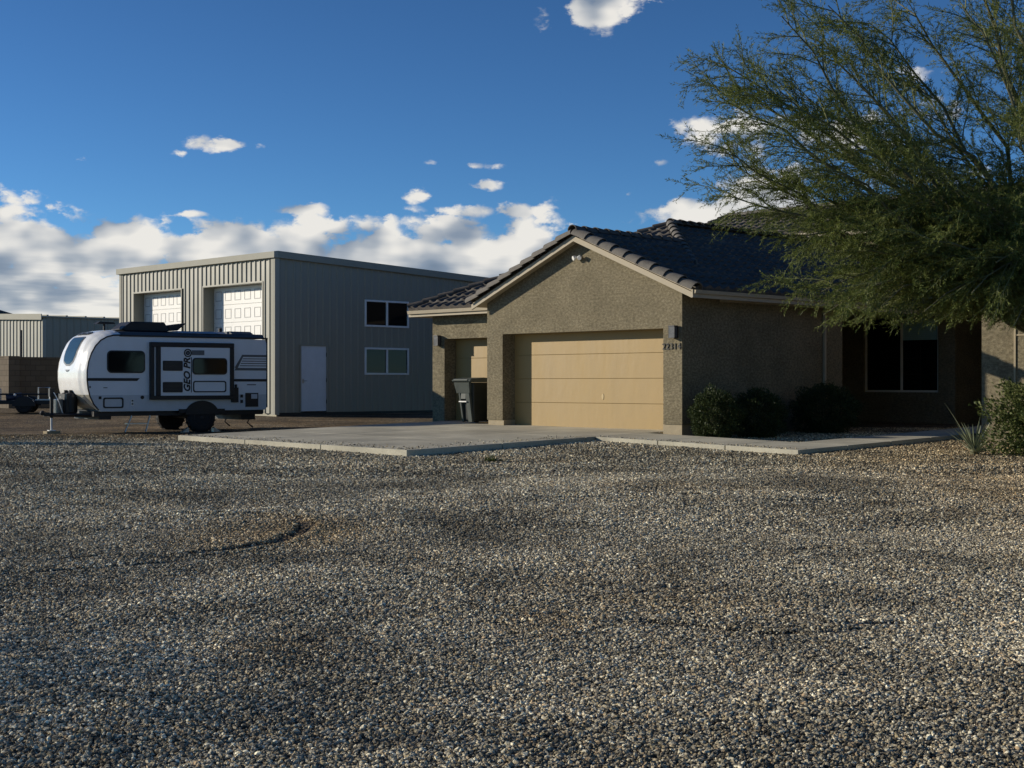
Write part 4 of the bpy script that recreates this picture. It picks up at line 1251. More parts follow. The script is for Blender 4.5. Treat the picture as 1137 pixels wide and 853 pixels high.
    # wheel chocks
    for i, (dx, lab) in enumerate(((-.43, 'small pale wheel chock in front of the trailer tyre'), (.43, 'small pale wheel chock behind the trailer tyre'))):
        s = 1 if dx > 0 else -1
        px = cxw + math.cos(rz) * dx - math.sin(rz) * (ys + .08); py = cyw + math.sin(rz) * dx + math.cos(rz) * (ys + .08)
        c = MB().prism([(-.10 * s, 0), (.10 * s, 0), (.06 * s, .04), (-.09 * s, .14)], 'y', -.07, .07).build('wheel_chock', M['diamond'], None)
        c.location = (px, py, G); c.rotation_euler = (0, 0, rz)
        tag(c, lab, 'wheel chock', 'chocks at the trailer wheel')
build_rv()

# ------------------------------------------------------------------ utility trailer at the far left
def build_utility_trailer():
    G = float(terrain(-16.2, 46.5))
    T = empty('utility_trailer', (-16.25, 46.5, G), math.radians(12))
    tag(T, 'low dark utility trailer loaded with small gear beside the block wall', 'utility trailer')
    MB().box(-.95, 1.45, -.7, .7, .30, .42).build('deck', M['black'], T)
    r = MB()
    for x in (-.93, .3, 1.43): r.tube([(x, -.68, .4), (x, -.68, .62)], .025, 6).tube([(x, .68, .4), (x, .68, .62)], .025, 6)
    r.tube([(-.93, -.68, .62), (1.43, -.68, .62)], .025, 6).tube([(-.93, .68, .62), (1.43, .68, .62)], .025, 6)
    r.build('rail', M['black'], T)
    MB().tube([(-.95, -.5, .36), (-1.6, 0, .36)], .035, 6).tube([(-.95, .5, .36), (-1.6, 0, .36)], .035, 6).build('tongue', M['black'], T)
    j = MB().tube([(-1.35, 0, .10), (-1.35, 0, .85)], .03, 8).box(-1.48, -1.22, -.03, .03, .46, .50).build('jack', M['black'], T)
    MB().lathe([(.09, 0), (.09, .14), (.06, .16)], 14, Matrix.Translation((-1.45, 0, 0))).build('jack_foot', M['cam_white'], j)
    for s in (-1, 1):
        w = wheel(T, .35, s * .82, .26, .26, .16, -1 if s < 0 else 1)
        f = MB()
        pts = [(.35 + .36 * math.cos(PI * i / 8), .24 + .32 * math.sin(PI * i / 8)) for i in range(9)]
        f.prism(pts + [(.35 - .33, .24), (.35, .52)][:0], 'y', s * .82 - .11, s * .82 + .11).build('fender', M['black'], T)
    MB().lathe([(0, 0), (.04, .0), (.03, .03), (0, .035)], 12, Matrix.Translation((-.55, -.74, .62)) @ Matrix.Rotation(PI / 2, 4, 'X')).build('lamp', M['cam_white'], T)
    MB().lathe([(0, 0), (.045, .0), (.03, .03), (0, .035)], 12, Matrix.Translation((.06, -.74, .60)) @ Matrix.Rotation(PI / 2, 4, 'X')).build('lamp', M['cam_white'], T)
    def thing(mb, name, m_, label, cat, bev=.015):
        o = mb.build(name, m_, None, bevel=bev)
        o.location = T.location; o.rotation_euler = T.rotation_euler
        tag(o, label, cat); return o
    thing(MB().box(-.80, -.45, -.5, 0, .42, .80).box(-.78, -.47, -.48, -.02, .80, .83), 'tool_box', M['rv_skirt'], 'grey lidded tool box on the left end of the utility trailer', 'tool box')
    thing(MB().tube([(-.25, -.45, .52), (.22, -.35, .56)], .11, 14), 'tarp_roll', M['tarp_blue'], 'blue rolled tarp lying on the utility trailer', 'tarp', 0)
    thing(MB().tube([(.75, -.4, .42), (.75, -.4, .84), (1.1, -.4, .84), (1.1, -.4, .42)], .022, 6).box(.66, 1.18, -.5, -.3, .42, .46), 'hand_truck', M['steel'], 'bare metal tube frame standing on the right end of the utility trailer', 'hand truck', 0)
build_utility_trailer()

# ------------------------------------------------------------------ trash bin
def build_bin():
    x, y = house_world(-6.66, .36)
    T = empty('trash_bin', (x, y, slab_z(-6.66, .36) + .002), RZ)
    tag(T, 'dark green wheeled trash bin standing before the narrow garage door', 'trash bin')
    # handle end faces -y (front), broad side faces +x
    def taper(x0, x1, y0, y1, z0, X0, X1, Y0, Y1, z1):
        return MB().add([(x0, y0, z0), (x1, y0, z0), (x1, y1, z0), (x0, y1, z0), (X0, Y0, z1), (X1, Y0, z1), (X1, Y1, z1), (X0, Y1, z1)],
                        [(3, 2, 1, 0), (4, 5, 6, 7), (0, 1, 5, 4), (1, 2, 6, 5), (2, 3, 7, 6), (3, 0, 4, 7)])
    taper(-.20, .22, -.24, .30, .05, -.29, .30, -.33, .40, .98).build('body', M['bin_dark'], T, bevel=.03)
    # moulded front: flared top hopper and narrower column with lift bar recess
    f = taper(-.27, .20, -.36, -.27, .72, -.31, .24, -.42, -.33, .98)
    f.add(taper(-.16, -.10, -.275, -.22, .03, -.18, -.12, -.38, -.30, .72).v, taper(0, 1, 0, 1, 0, 0, 1, 0, 1, 1).f)
    f.add(taper(.06, .20, -.275, -.22, .03, .06, .20, -.38, -.30, .72).v, taper(0, 1, 0, 1, 0, 0, 1, 0, 1, 1).f)
    f.box(-.12, .06, -.36, -.31, .58, .72)
    f.build('front_panel', M['bin'], T, bevel=.008, seg=1)
    MB().tube([(-.16, -.37, .52), (.10, -.37, .52)], .018, 8).build('lift_bar', M['cam_white'], T)
    l = MB().prism([(-.45, 1.0), (-.47, 1.03), (-.40, 1.075), (.0, 1.10), (.36, 1.08), (.43, 1.03), (.43, .985), (-.40, .985)], 'x', -.33, .33).build('lid', M['bin'], T, bevel=.015)
    MB().tube([(-.24, -.46, 1.035), (.24, -.46, 1.035)], .022, 8).build('handle', M['bin'], l, smooth=True)
    for s in (-1, 1):
        MB().lathe([(.03, -.03), (.12, -.03), (.125, 0), (.12, .03), (.03, .03)], 20, Matrix.Translation((.27 * s, .30, .122)) @ Matrix.Rotation(PI / 2, 4, 'Y')).build('wheel', M['rubber'], T, smooth=True)
    # round white mark on the side
    mb = MB(); n = 20
    for rr0, rr1 in ((.030, .048),):
        for q in range(n):
            a = 2 * PI * q / n; b = 2 * PI * (q + 1) / n
            def P(r, t): z = .79 + r * math.sin(t); return (.262 + (z - .4) * .086 + .004, .19 + r * math.cos(t), z)
            mb.add([P(rr0, a), P(rr1, a), P(rr1, b), P(rr0, b)], [(0, 1, 2, 3)])
    mb.build('mark', M['rv_skirt'], T, fix=False)
build_bin()

# ------------------------------------------------------------------ plants
def leaf_quads(P, D, length, width, rng):
    """diamond leaves: P base points (n,3), D unit directions"""
    n = len(P)
    R = rng.normal(size=(n, 3)); S = np.cross(D, R); S /= np.linalg.norm(S, axis=1)[:, None] + 1e-9
    L = length[:, None] if hasattr(length, '__len__') else length
    W = width[:, None] if hasattr(width, '__len__') else width
    a = P; b = P + D * L * .5 + S * W * .5; c = P + D * L; d = P + D * L * .5 - S * W * .5
    Vv = np.stack([a, b, c, d], 1).reshape(-1, 3)
    Fc = np.arange(4 * n).reshape(n, 4)
    return Vv, Fc

def shrub(name, loc, rx, ry, rz_, n, ll, lw, mat_, label, cat, seed, lump=.25, group=None):
    rng = np.random.default_rng(seed)
    T = empty(name, loc)
    tag(T, label, cat, group)
    # stems
    st = MB()
    for i in range(16):
        a = rng.uniform(0, 2 * PI); t = rng.uniform(.2, .85)
        ex, ey, ez = rx * t * math.cos(a), ry * t * math.sin(a), rz_ * (1.9 - t * t) * rng.uniform(.6, .95)
        st.tube([(ex * .1, ey * .1, -.02), (ex * .5, ey * .5, ez * .5), (ex, ey, ez)], [.018, .012, .005], 5)
    st.build('stem', M['bark'], T)
    d = rng.normal(size=(n, 3)); d /= np.linalg.norm(d, axis=1)[:, None]
    r = rng.uniform(.35, 1, n) ** .45
    bump = 1 + lump * (np.sin(d[:, 0] * 5 + seed) * np.sin(d[:, 1] * 6 + 1) + .6 * np.sin(d[:, 2] * 9 + d[:, 0] * 7)) * .6 + rng.normal(size=n) * .03
    P = d * (r * bump)[:, None] * np.array([rx, ry, rz_]) + np.array([0, 0, rz_ * .92])
    P[:, 2] = np.maximum(P[:, 2], .02 + .1 * rng.random(n))
    D = d * .8 + rng.normal(size=(n, 3)) * .6 + np.array([0, 0, .25]); D /= np.linalg.norm(D, axis=1)[:, None]
    Vv, Fc = leaf_quads(P, D, ll * rng.uniform(.6, 1.3, n), lw * rng.uniform(.7, 1.3, n), rng)
    np_mesh('foliage', Vv, Fc, mat_, T)
    return T

def gz_at(x, y): return float(terrain(x, y))
def hw(x, y):
    X, Y = house_world(x, y); return (X, Y, gz_at(X, Y) - .02)
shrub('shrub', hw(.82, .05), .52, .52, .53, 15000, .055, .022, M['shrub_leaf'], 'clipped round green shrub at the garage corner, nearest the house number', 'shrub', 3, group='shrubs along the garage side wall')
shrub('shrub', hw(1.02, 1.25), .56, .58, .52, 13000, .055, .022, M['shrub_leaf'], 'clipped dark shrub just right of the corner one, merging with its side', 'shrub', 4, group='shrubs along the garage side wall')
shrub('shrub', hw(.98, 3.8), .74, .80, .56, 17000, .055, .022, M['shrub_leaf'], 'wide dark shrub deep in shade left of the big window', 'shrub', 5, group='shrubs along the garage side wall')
shrub('leafy_bush', (9.32, 24.3, gz_at(9.32, 24.3)), 1.02, .95, .70, 19000, .07, .034, M['shrub_leaf2'], 'bright leafy bush at the right edge beside the spiky agave', 'bush', 6, lump=.45)

def agave():
    rng = np.random.default_rng(9)
    x, y = 8.12, 24.9
    T = empty('yucca', (x, y, gz_at(x, y)))
    tag(T, 'spiky pale yucca with thin blades leaning left of the leafy bush', 'yucca')
    mb = MB()
    for i in range(60):
        a = rng.uniform(0, 2 * PI); el = rng.uniform(.15, 1.35); L = rng.uniform(.45, .88)
        if i == 0: a, el, L = 3.0, 1.1, 1.15
        d = Vector((math.cos(a) * math.cos(el), math.sin(a) * math.cos(el), math.sin(el)))
        s = Vector((-math.sin(a), math.cos(a), 0)); w = .016
        pts = [Vector((0, 0, .03)) + d * L * t - Vector((0, 0, .12 * t * t * L)) for t in (0, .35, .7, 1)]
        ws = [w, w * 1.15, w * .7, .001]
        up = d.cross(s)
        vs = []
        for p, ww in zip(pts, ws): vs += [p - s * ww, p + up * ww * .35, p + s * ww]
        fs = []
        for k in range(3): fs += [(3 * k, 3 * k + 1, 3 * k + 4, 3 * k + 3), (3 * k + 1, 3 * k + 2, 3 * k + 5, 3 * k + 4)]
        mb.add(vs, fs)
    mb.build('leaves', M['agave'], T, fix=False)
    MB().lathe([(.07, 0), (.09, .06), (.05, .14)], 12, Matrix.Identity(4)).build('stem', M['bark'], T)
agave()

# unseen bush, added off to the left for the long shadow across the yard
shrub('added_shade_bush', (-12.9, 29.3, gz_at(-12.9, 29.3)), .75, .55, .95, 9000, .07, .02, M['shrub_leaf2'], 'rounded bush added out of view left of the yard to cast a long shadow', 'bush', 12, lump=.4)

shrub('added_shade_bush', (-8.6, 7.6, gz_at(-8.6, 7.6)), 1.7, 1.6, 1.15, 5200, .10, .022, M['shrub_leaf2'], 'tall loose bush added out of view left of the camera to dapple the near gravel with shade', 'bush', 15, lump=.5)  # sparse unseen bush, added to darken the near left gravel with dappled shade

def weed(x, y, n, h, label, seed):
    rng = np.random.default_rng(seed)
    mb = MB()
    for i in range(n):
        a = rng.uniform(0, 2 * PI); el = rng.uniform(.3, 1.4); L = h * rng.uniform(.5, 1.2)
        d = Vector((math.cos(a) * math.cos(el), math.sin(a) * math.cos(el), math.sin(el))); s_ = Vector((-math.sin(a), math.cos(a), 0)) * .006
        o_ = Vector((rng.normal() * .05, rng.normal() * .03, 0))
        mb.add([o_ - s_, o_ + s_, o_ + d * L * .6 + s_, o_ + d * L + Vector((0, 0, -.02)), o_ + d * L * .6 - s_], [(0, 1, 2, 3, 4)])
    o = mb.build('weed', M['shrub_leaf2'], None, fix=False)
    o.location = (x, y, gz_at(x, y)); tag(o, label, 'weed')
weed(-.35, 23.6, 90, .13, 'small green weed tuft in the gravel by the driveway corner', 31)
weed(9.0, 23.4, 70, .12, 'low weed sprouting at the foot of the bright leafy bush', 32)

def rock(x, y, r, label, seed):
    rng = np.random.default_rng(seed)
    bm = bmesh.new(); bmesh.ops.create_icosphere(bm, subdivisions=2, radius=r)
    for v in bm.verts:
        v.co *= 1 + rng.normal() * .10; v.co.z *= .6
    me = bpy.data.meshes.new('rock'); bm.to_mesh(me); bm.free()
    o = link_mesh('rock', me, M['rock'], None); o.location = (x, y, gz_at(x, y) + r * .3); o.rotation_euler = (0, 0, rng.uniform(0, 6))
    tag(o, label, 'rock')
M['rock'] = mat('dark_rock', (.05, .045, .04), .9, var=.3, scale=20)
rock(-3.66, 9.95, .030, 'dark fist-sized rock alone in the gravel at the left, below the curved track', 41)
rock(.62, 21.3, .045, 'dark rock in the gravel in front of the inner corner of the driveway and walk', 42)
rock(2.1, 25.1, .035, 'dark stone lying close under the edge of the walk', 43)

# ------------------------------------------------------------------ the big tree
def build_tree():
    rng = np.random.default_rng(21)
    bx, by = 10.3, 22.3
    gz0 = gz_at(bx, by)
    T = empty('palo_verde_tree', (bx, by, gz0))
    tag(T, 'large feathery desert tree leaning in from the right over the house', 'tree')
    def curve(p0, p1, sag, n, wig):
        p0 = np.array(p0, float); p1 = np.array(p1, float)
        t = np.linspace(0, 1, n)[:, None]
        q = p0 + (p1 - p0) * t
        q[:, 2] += (4 * t * (1 - t))[:, 0] * sag
        L = np.linalg.norm(p1 - p0)
        w = rng.normal(size=(n, 3)) * wig * L; w[0] = 0
        w = np.cumsum(w, 0) * .5; w -= t * w[-1] * .5
        return q + w
    tr = MB()
    fork = np.array([-.75, 0, 1.15])
    tr.tube([(0, 0, -.1), (-.15, .02, .4), (-.40, 0, .8), tuple(fork)], [.25, .20, .18, .16], 12)
    tr.build('trunk', M['bark'], T, smooth=True)
    # limb tips relative to the trunk base, with the rise of each arch
    tips = [(-7.74, -0.3, 5.61, 0.25),
            (-7.29, 0.7, 6.18, 0.25),
            (-7.24, -0.7, 4.88, 0.25),
            (-7.44, 0.3, 4.66, 0.25),
            (-7.21, -0.3, 4.07, 0.41),
            (-6.95, 0.5, 6.57, 0.25),
            (-6.54, -0.3, 6.92, 0.25),
            (-5.75, 0.7, 6.91, 0.25),
            (-5.71, -0.8, 6.95, 0.25),
            (-5.02, 0.1, 6.99, 0.25),
            (-4.22, 0.7, 7.7, 0.25),
            (-3.86, -0.3, 7.95, 0.25),
            (-3.39, -0.8, 8.21, 0.25),
            (-2.18, 0.5, 8.77, 0.25),
            (-1.76, -0.3, 8.65, 0.25),
            (-6.75, -1.3, 5.52, 0.25),
            (-5.71, 1.7, 6.42, 0.25),
            (-5.48, -1.3, 5.78, 0.25),
            (-3.73, 1.7, 6.88, 0.25),
            (-3.81, -1.5, 6.4, 0.25),
            (-2.23, 1.2, 7.21, 0.25),
            (-6.38, 1.3, 4.69, 0.25),
            (-6.45, -1.5, 4.82, 0.25),
            (-5.13, 1.9, 5.55, 0.25),
            (-6.33, 0.3, 3.66, 0.6),
            (-6.2, -0.7, 2.62, 0.98),
            (-5.84, 0.1, 2.36, 1.1),
            (-5.84, -1.4, 2.47, 1.03),
            (-5.39, -0.6, 2.27, 1.13),
            (-4.68, 0.9, 2.84, 0.94),
            (-4.97, -1.1, 2.33, 1.09),
            (-4.63, -1.6, 2.46, 1.03),
            (-3.96, -0.4, 2.34, 1.1),
            (-4.04, -1.8, 2.56, 0.98),
            (-3.39, -1.0, 2.31, 1.1),
            (-3.22, -1.7, 2.14, 1.16),
            (-2.51, -0.7, 2.38, 1.08),
            (-2.81, -2.0, 2.54, 0.98),
            (-5.18, -1.7, 4.0, 0.36),
            (-4.59, -1.9, 4.49, 0.25),
            (-4.0, -2.1, 3.95, 0.36),
            (-3.33, -2.0, 4.48, 0.25),
            (-4.59, -1.9, 3.33, 0.64),
            (-5.35, -1.3, 3.25, 0.7),
            (-3.65, -2.2, 3.04, 0.76),
            (-6.11, -1.1, 3.41, 0.64),
            (-0.93, -0.3, 6.42, 0.25),
            (0.57, 0.2, 7.39, 0.25),
            (1.59, -0.3, 5.58, 0.25),
            (2.28, 0.2, 3.82, 0.53),
            (0.62, -1.1, 2.73, 0.93),
            (-0.74, -1.7, 2.43, 1.04),
            (-2.09, -1.8, 4.9, 0.25)]
    wood = []; leafP = []; leafD = []; leafL = []
    twV = []; 
    limb_objs = []
    small = MB()
    def unit(v): return v / (np.linalg.norm(v) + 1e-9)
    for (tx, ty, tz, sag) in tips:
        tip = np.array([tx, ty, tz]); tip[0] = fork[0] + (tip[0] - fork[0]) * .93
        limb = curve(fork, tip, sag, 12, .026)
        L = np.linalg.norm(tip - fork)
        r0 = .018 + .0062 * L
        rad = np.linspace(r0, .008, 12)
        b = MB(); b.tube([tuple(p) for p in limb], list(rad), 8)
        b.build('branch', M['bark'], T, smooth=True)
        nsub = int(10 + L * 2.7)
        for k in range(nsub):
            t = .22 + .78 * (k + rng.random()) / nsub
            i = min(int(t * 11), 10); f = t * 11 - i
            p = limb[i] * (1 - f) + limb[i + 1] * f
            tan = unit(limb[i + 1] - limb[i])
            side = rng.normal(size=3); side -= tan * side.dot(tan); side = unit(side)
            d = unit(tan * rng.uniform(.55, 1.0) + side * rng.uniform(.35, .8) + np.array([-.10, 0, .06]))
            sl = rng.uniform(.7, 1.5) * (1.15 - .45 * t)
            end = p + d * sl; end[2] -= (.12 + .22 * (tz < 3.2)) * sl * sl * rng.uniform(.3, 1.4)
            if end[2] < 2.15 + .25 * rng.random(): continue
            sub = curve(p, end, .06 * sl, 6, .025)
            small.tube([tuple(q) for q in sub], list(np.linspace(.011, .0035, 6)), 4, cap=False)
            ntw = int(8 + sl * 12)
            for m_ in range(ntw):
                tt = .15 + .85 * (m_ + rng.random()) / ntw
                i2 = min(int(tt * 5), 4); f2 = tt * 5 - i2
                q = sub[i2] * (1 - f2) + sub[i2 + 1] * f2
                tan2 = unit(sub[i2 + 1] - sub[i2])
                s2 = rng.normal(size=3); s2 -= tan2 * s2.dot(tan2); s2 = unit(s2)
                d2 = unit(tan2 * rng.uniform(.5, 1.1) + s2 * rng.uniform(.3, .75) + np.array([0, 0, -.12]))
                tl = rng.uniform(.16, .42)
                q1 = q + d2 * tl; q1[2] -= .07 * tl
                twV.append((q, q1))
                nl = int(tl / .0115)
                ts = rng.random(nl)
                P = q[None, :] * (1 - ts)[:, None] + q1[None, :] * ts[:, None]
                D = d2[None, :] * .75 + rng.normal(size=(nl, 3)) * .42
                D /= np.linalg.norm(D, axis=1)[:, None]
                leafP.append(P); leafD.append(D)
    small.build('branchlets', M['twig'], T, fix=False)
    # twigs as thin three sided slivers
    A = np.array([a for a, b in twV]); Bq = np.array([b for a, b in twV])
    D = Bq - A; D /= np.linalg.norm(D, axis=1)[:, None]
    S = np.cross(D, rng.normal(size=D.shape)); S /= np.linalg.norm(S, axis=1)[:, None]; S2 = np.cross(D, S)
    w = .0032
    Vv = np.stack([A + S * w, A - S * w * .5 + S2 * w * .87, A - S * w * .5 - S2 * w * .87, Bq], 1).reshape(-1, 3)
    base = np.arange(len(A))[:, None] * 4
    Fc = np.concatenate([base + np.array([[0, 1, 3]]), base + np.array([[1, 2, 3]]), base + np.array([[2, 0, 3]])])
    np_mesh('twigs', Vv, Fc, M['twig'], T)
    P = np.concatenate(leafP); Dd = np.concatenate(leafD)
    keep = P[:, 2] > 2.0 + .3 * rng.random(len(P))
    P = P[keep]; Dd = Dd[keep]
    n = len(P)
    Vv, Fc = leaf_quads(P, Dd, rng.uniform(.035, .085, n), rng.uniform(.0065, .012, n), rng)
    np_mesh('crown', Vv, Fc, M['leaf'], T)
    print('tree leaves', n, 'twigs', len(A))
build_tree()

# ------------------------------------------------------------------ sky
SUN_EL = math.radians(15.8)
sun_dir = Vector((-1.694, .300, 0)).normalized()
sx, sy = sun_dir.x * math.cos(SUN_EL), sun_dir.y * math.cos(SUN_EL)
SUNV = Vector((sx, sy, math.sin(SUN_EL)))
world = bpy.data.worlds.new('World'); scene.world = world; world.use_nodes = True
wt = world.node_tree; wt.nodes.clear()
wo = wt.nodes.new('ShaderNodeOutputWorld'); bg = wt.nodes.new('ShaderNodeBackground')
wt.links.new(bg.outputs[0], wo.inputs[0])
SKY_STR = .06
SKY_GAMMA = 1.3
SKY_TINT = (1.27, 1.31, 1.15)
CLOUD_B = .92
LITK = 1.6
sky = wt.nodes.new('ShaderNodeTexSky'); sky.sky_type = 'NISHITA'; sky.sun_disc = False
sky.sun_elevation = SUN_EL; sky.sun_rotation = math.atan2(sx, sy) % (2 * PI)
sky.air_density = .8; sky.dust_density = 0.0; sky.ozone_density = 5.0; sky.altitude = 1500
bg.inputs['Strength'].default_value = SKY_STR

def W(op, a, b=None, c=None, clamp=False):
    n = wt.nodes.new('ShaderNodeMath'); n.operation = op; n.use_clamp = clamp
    for i, v in enumerate((a, b, c)):
        if v is None: continue
        if isinstance(v, (int, float)): n.inputs[i].default_value = v
        else: wt.links.new(v, n.inputs[i])
    return n.outputs[0]
def MR(v, a, b, c=0.0, d=1.0, smooth=True):
    n = wt.nodes.new('ShaderNodeMapRange'); n.interpolation_type = 'SMOOTHSTEP' if smooth else 'LINEAR'
    wt.links.new(v, n.inputs[0])
    for i, x in enumerate((a, b, c, d)): n.inputs[i + 1].default_value = x
    return n.outputs[0]
tc = wt.nodes.new('ShaderNodeTexCoord')
sep = wt.nodes.new('ShaderNodeSeparateXYZ'); wt.links.new(tc.outputs['Generated'], sep.inputs[0])
az = W('MULTIPLY', W('ARCTAN2', sep.outputs[0], sep.outputs[1]), 180 / PI)
el = W('MULTIPLY', W('ARCSINE', sep.outputs[2]), 180 / PI)
def pxa(x): return math.degrees(math.atan((x - 568.5) / 1576))
def pye(y, x=568.5): return math.degrees(math.atan((426.5 - y) / math.hypot(1576, x - 568.5)))
D1 = 1 / 27.5
# (px, py, rx px, ry px, strength, tilt)
BLOBS = [(415, 268, 34, 26, .50), (470, 292, 70, 34, .36), (500, 258, 48, 20, .42), (575, 285, 62, 36, .42), (350, 262, 52, 22, .44), (258, 262, 46, 18, .40), (160, 262, 34, 22, .42),
         (118, 258, 42, 16, .44), (35, 268, 80, 30, .40), (10, 240, 28, 16, .40), (240, 300, 300, 30, .26), (60, 320, 120, 40, .30), (540, 235, 60, 9, .36),
         (232, 160, 34, 8, .36), (196, 170, 14, 5, .26), (92, 177, 12, 5, .22), (545, 185, 34, 5, .28), (480, 181, 11, 4, .30), (535, 207, 32, 7, .33), (462, 219, 17, 7, .34), (330, 232, 44, 7, .34), (215, 238, 34, 4, .26),
         (684, 222, 26, 13, .36), (720, 240, 40, 16, .34), (604, 22, 19, 17, .42), (665, 8, 44, 20, .36), (730, 2, 34, 9, .22), (800, 238, 70, 18, .44), (860, 215, 60, 24, .42), (840, 148, 74, 20, .36), (960, 150, 60, 20, .24), (1030, 110, 30, 40, .30),
         (1000, 200, 80, 14, .25), (740, 180, 26, 5, .2)]
cb = wt.nodes.new('ShaderNodeCombineXYZ')
wt.links.new(az, cb.inputs[0]); wt.links.new(el, cb.inputs[1])
env = None
for (px, py, rx, ry, k) in BLOBS:
    mp = wt.nodes.new('ShaderNodeVectorMath'); mp.operation = 'MULTIPLY_ADD'
    ra, re = rx * D1 * 1.25, ry * D1 * 1.35
    mp.inputs[1].default_value = (1 / ra, 1 / re, 0); mp.inputs[2].default_value = (-pxa(px) / ra, -pye(py, px) / re, 0)
    wt.links.new(cb.outputs[0], mp.inputs[0])
    dt = wt.nodes.new('ShaderNodeVectorMath'); dt.operation = 'DOT_PRODUCT'
    wt.links.new(mp.outputs[0], dt.inputs[0]); wt.links.new(mp.outputs[0], dt.inputs[1])
    g = W('MULTIPLY', W('POWER', .5, dt.outputs['Value']), k + (.36 if rx > 40 else .22))
    env = g if env is None else W('SMOOTH_MAX', env, g, .08)
low = MR(el, 7.0, 5.2, 0, .82)
env = W('MAXIMUM', env, low)
def field(oa, oe):
    sc = wt.nodes.new('ShaderNodeVectorMath'); sc.operation = 'MULTIPLY_ADD'; sc.inputs[1].default_value = (.34, .60, 0); sc.inputs[2].default_value = (oa * .34 + 31, oe * .60 + 17, 0)
    wt.links.new(cb.outputs[0], sc.inputs[0])
    n1 = wt.nodes.new('ShaderNodeTexNoise'); n1.noise_dimensions = '2D'; n1.inputs['Scale'].default_value = 1.0; n1.inputs['Detail'].default_value = 7; n1.inputs['Roughness'].default_value = .62
    wt.links.new(sc.outputs[0], n1.inputs['Vector'])
    v = wt.nodes.new('ShaderNodeTexVoronoi'); v.voronoi_dimensions = '2D'; v.feature = 'F1'; v.inputs['Scale'].default_value = 1.6; v.inputs['Detail'].default_value = 2.0; v.inputs['Roughness'].default_value = .5
    wp = wt.nodes.new('ShaderNodeVectorMath'); wp.operation = 'MULTIPLY_ADD'; wp.inputs[1].default_value = (.9, .9, 0)
    wt.links.new(n1.outputs['Color'], wp.inputs[0]); wt.links.new(sc.outputs[0], wp.inputs[2])
    wt.links.new(wp.outputs[0], v.inputs['Vector'])
    s = W('MULTIPLY_ADD', W('SUBTRACT', n1.outputs['Fac'], .5), 1.0, W('MULTIPLY', W('SUBTRACT', .42, v.outputs['Distance']), .30))
    return s
S0 = field(0.0, 0.0)
def soft(oa, oe):
    sc = wt.nodes.new('ShaderNodeVectorMath'); sc.operation = 'MULTIPLY_ADD'; sc.inputs[1].default_value = (.34, .60, 0); sc.inputs[2].default_value = (oa * .34 + 31, oe * .60 + 17, 0)
    wt.links.new(cb.outputs[0], sc.inputs[0])
    n1 = wt.nodes.new('ShaderNodeTexNoise'); n1.noise_dimensions = '2D'; n1.inputs['Scale'].default_value = 1.0; n1.inputs['Detail'].default_value = 2.4; n1.inputs['Roughness'].default_value = .52
    wt.links.new(sc.outputs[0], n1.inputs['Vector'])
    return n1.outputs['Fac']
L0 = soft(0, 0); L1 = soft(.7, -.75)
sc2 = wt.nodes.new('ShaderNodeVectorMath'); sc2.operation = 'MULTIPLY'; sc2.inputs[1].default_value = (.11, 1.0, 0)
wt.links.new(cb.outputs[0], sc2.inputs[0])
n2 = wt.nodes.new('ShaderNodeTexNoise'); n2.noise_dimensions = '2D'; n2.inputs['Scale'].default_value = 1.0; n2.inputs['Detail'].default_value = 5; n2.inputs['Roughness'].default_value = .55
wt.links.new(sc2.outputs[0], n2.inputs['Vector'])
layer = W('MULTIPLY', W('SUBTRACT', n2.outputs['Fac'], .5), MR(el, 5.5, 3.5, .15, 1.3))
F0 = W('ADD', W('ADD', S0, env), W('MULTIPLY', layer, .6))
dens = MR(F0, .33, .55)
lit = W('MULTIPLY', W('SUBTRACT', L0, L1), LITK)
lit = W('ADD', lit, W('MULTIPLY', S0, .5))
lit = W('ADD', lit, W('MULTIPLY', layer, -1.25))
lit = W('ADD', lit, MR(F0, .50, 1.15, .82, .52))
lit = MR(lit, .0, 1.0, 0, 1, False)
cc = wt.nodes.new('ShaderNodeValToRGB')
E_ = cc.color_ramp.elements
E_[0].position = 0; E_[0].color = (.19, .25, .34, 1)
E_[1].position = 1; E_[1].color = (.93, .90, .84, 1)
for p_, c_ in ((.28, (.27, .33, .42, 1)), (.55, (.45, .49, .54, 1)), (.8, (.72, .72, .71, 1))):
    x_ = E_.new(p_); x_.color = c_
wt.links.new(lit, cc.inputs[0])
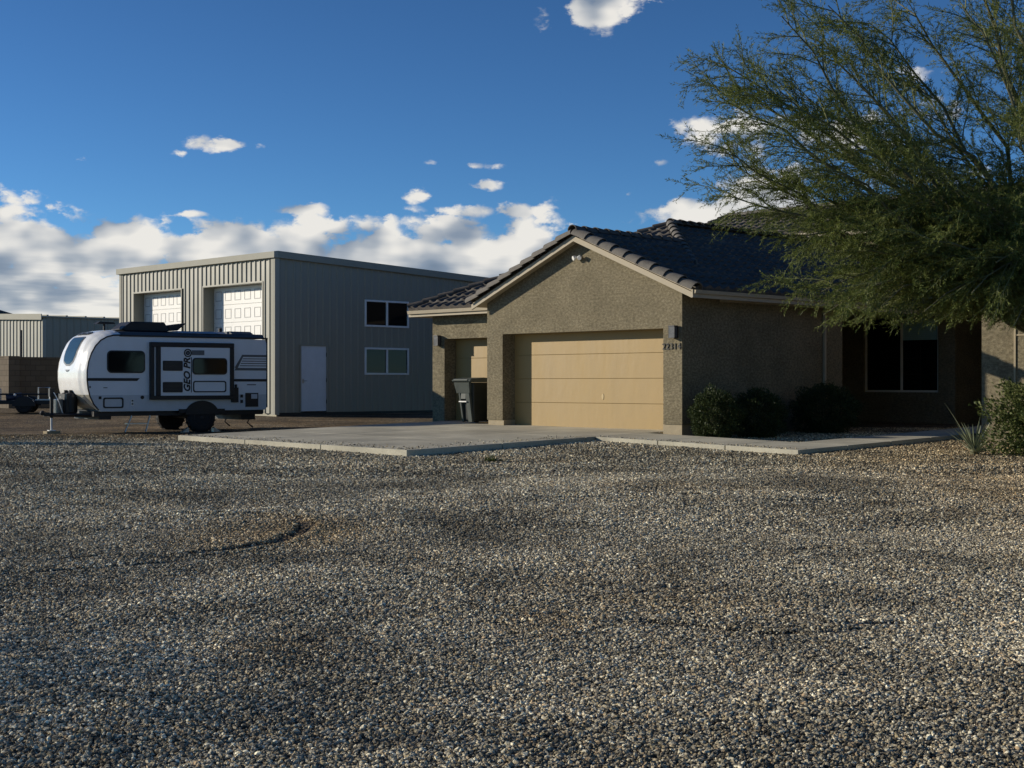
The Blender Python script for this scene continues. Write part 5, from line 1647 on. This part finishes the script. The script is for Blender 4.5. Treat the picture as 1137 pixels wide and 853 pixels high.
scl = wt.nodes.new('ShaderNodeVectorMath'); scl.operation = 'SCALE'; scl.inputs['Scale'].default_value = CLOUD_B / SKY_STR
wt.links.new(cc.outputs[0], scl.inputs[0])
mx = wt.nodes.new('ShaderNodeMix'); mx.data_type = 'RGBA'
front = MR(W('ABSOLUTE', az), 60.0, 30.0)
dd = W('MULTIPLY', W('MULTIPLY', dens, front), W('MULTIPLY', MR(el, -.5, .3), MR(el, 22.0, 15.5)))
dd = W('MULTIPLY', dd, .96)
gm = wt.nodes.new('ShaderNodeGamma'); gm.inputs[1].default_value = SKY_GAMMA
pre = wt.nodes.new('ShaderNodeVectorMath'); pre.operation = 'MULTIPLY'; pre.inputs[1].default_value = SKY_TINT
wt.links.new(sky.outputs[0], gm.inputs[0]); wt.links.new(gm.outputs[0], pre.inputs[0])
wt.links.new(dd, mx.inputs[0]); wt.links.new(pre.outputs[0], mx.inputs[6]); wt.links.new(scl.outputs[0], mx.inputs[7])
wt.links.new(mx.outputs[2], bg.inputs['Color'])
world.cycles.sampling_method = 'MANUAL'; world.cycles.sample_map_resolution = 512

# ------------------------------------------------------------------ sun
sl = bpy.data.lights.new('sun', 'SUN'); sl.energy = 4.8; sl.angle = math.radians(.53); sl.color = (1.0, .90, .74)
so = bpy.data.objects.new('sun', sl); COL.objects.link(so)
so.rotation_euler = SUNV.to_track_quat('Z', 'Y').to_euler(); so.location = (-30, 0, 20)

# ------------------------------------------------------------------ camera
cam = bpy.data.cameras.new('camera'); cam.sensor_width = 36; cam.lens = 1576 / 1137 * 36
cam.clip_start = .1; cam.clip_end = 6000
co = bpy.data.objects.new('camera', cam); COL.objects.link(co)
co.location = (0, 0, 1.5); co.rotation_euler = (PI / 2, 0, 0)
scene.camera = co
scene.view_settings.view_transform = 'Standard'; scene.view_settings.look = 'None'
scene.view_settings.exposure = 0.0; scene.view_settings.gamma = 1.0
scene.view_settings.use_curve_mapping = False
scene.cycles.max_bounces = 6; scene.cycles.transparent_max_bounces = 8
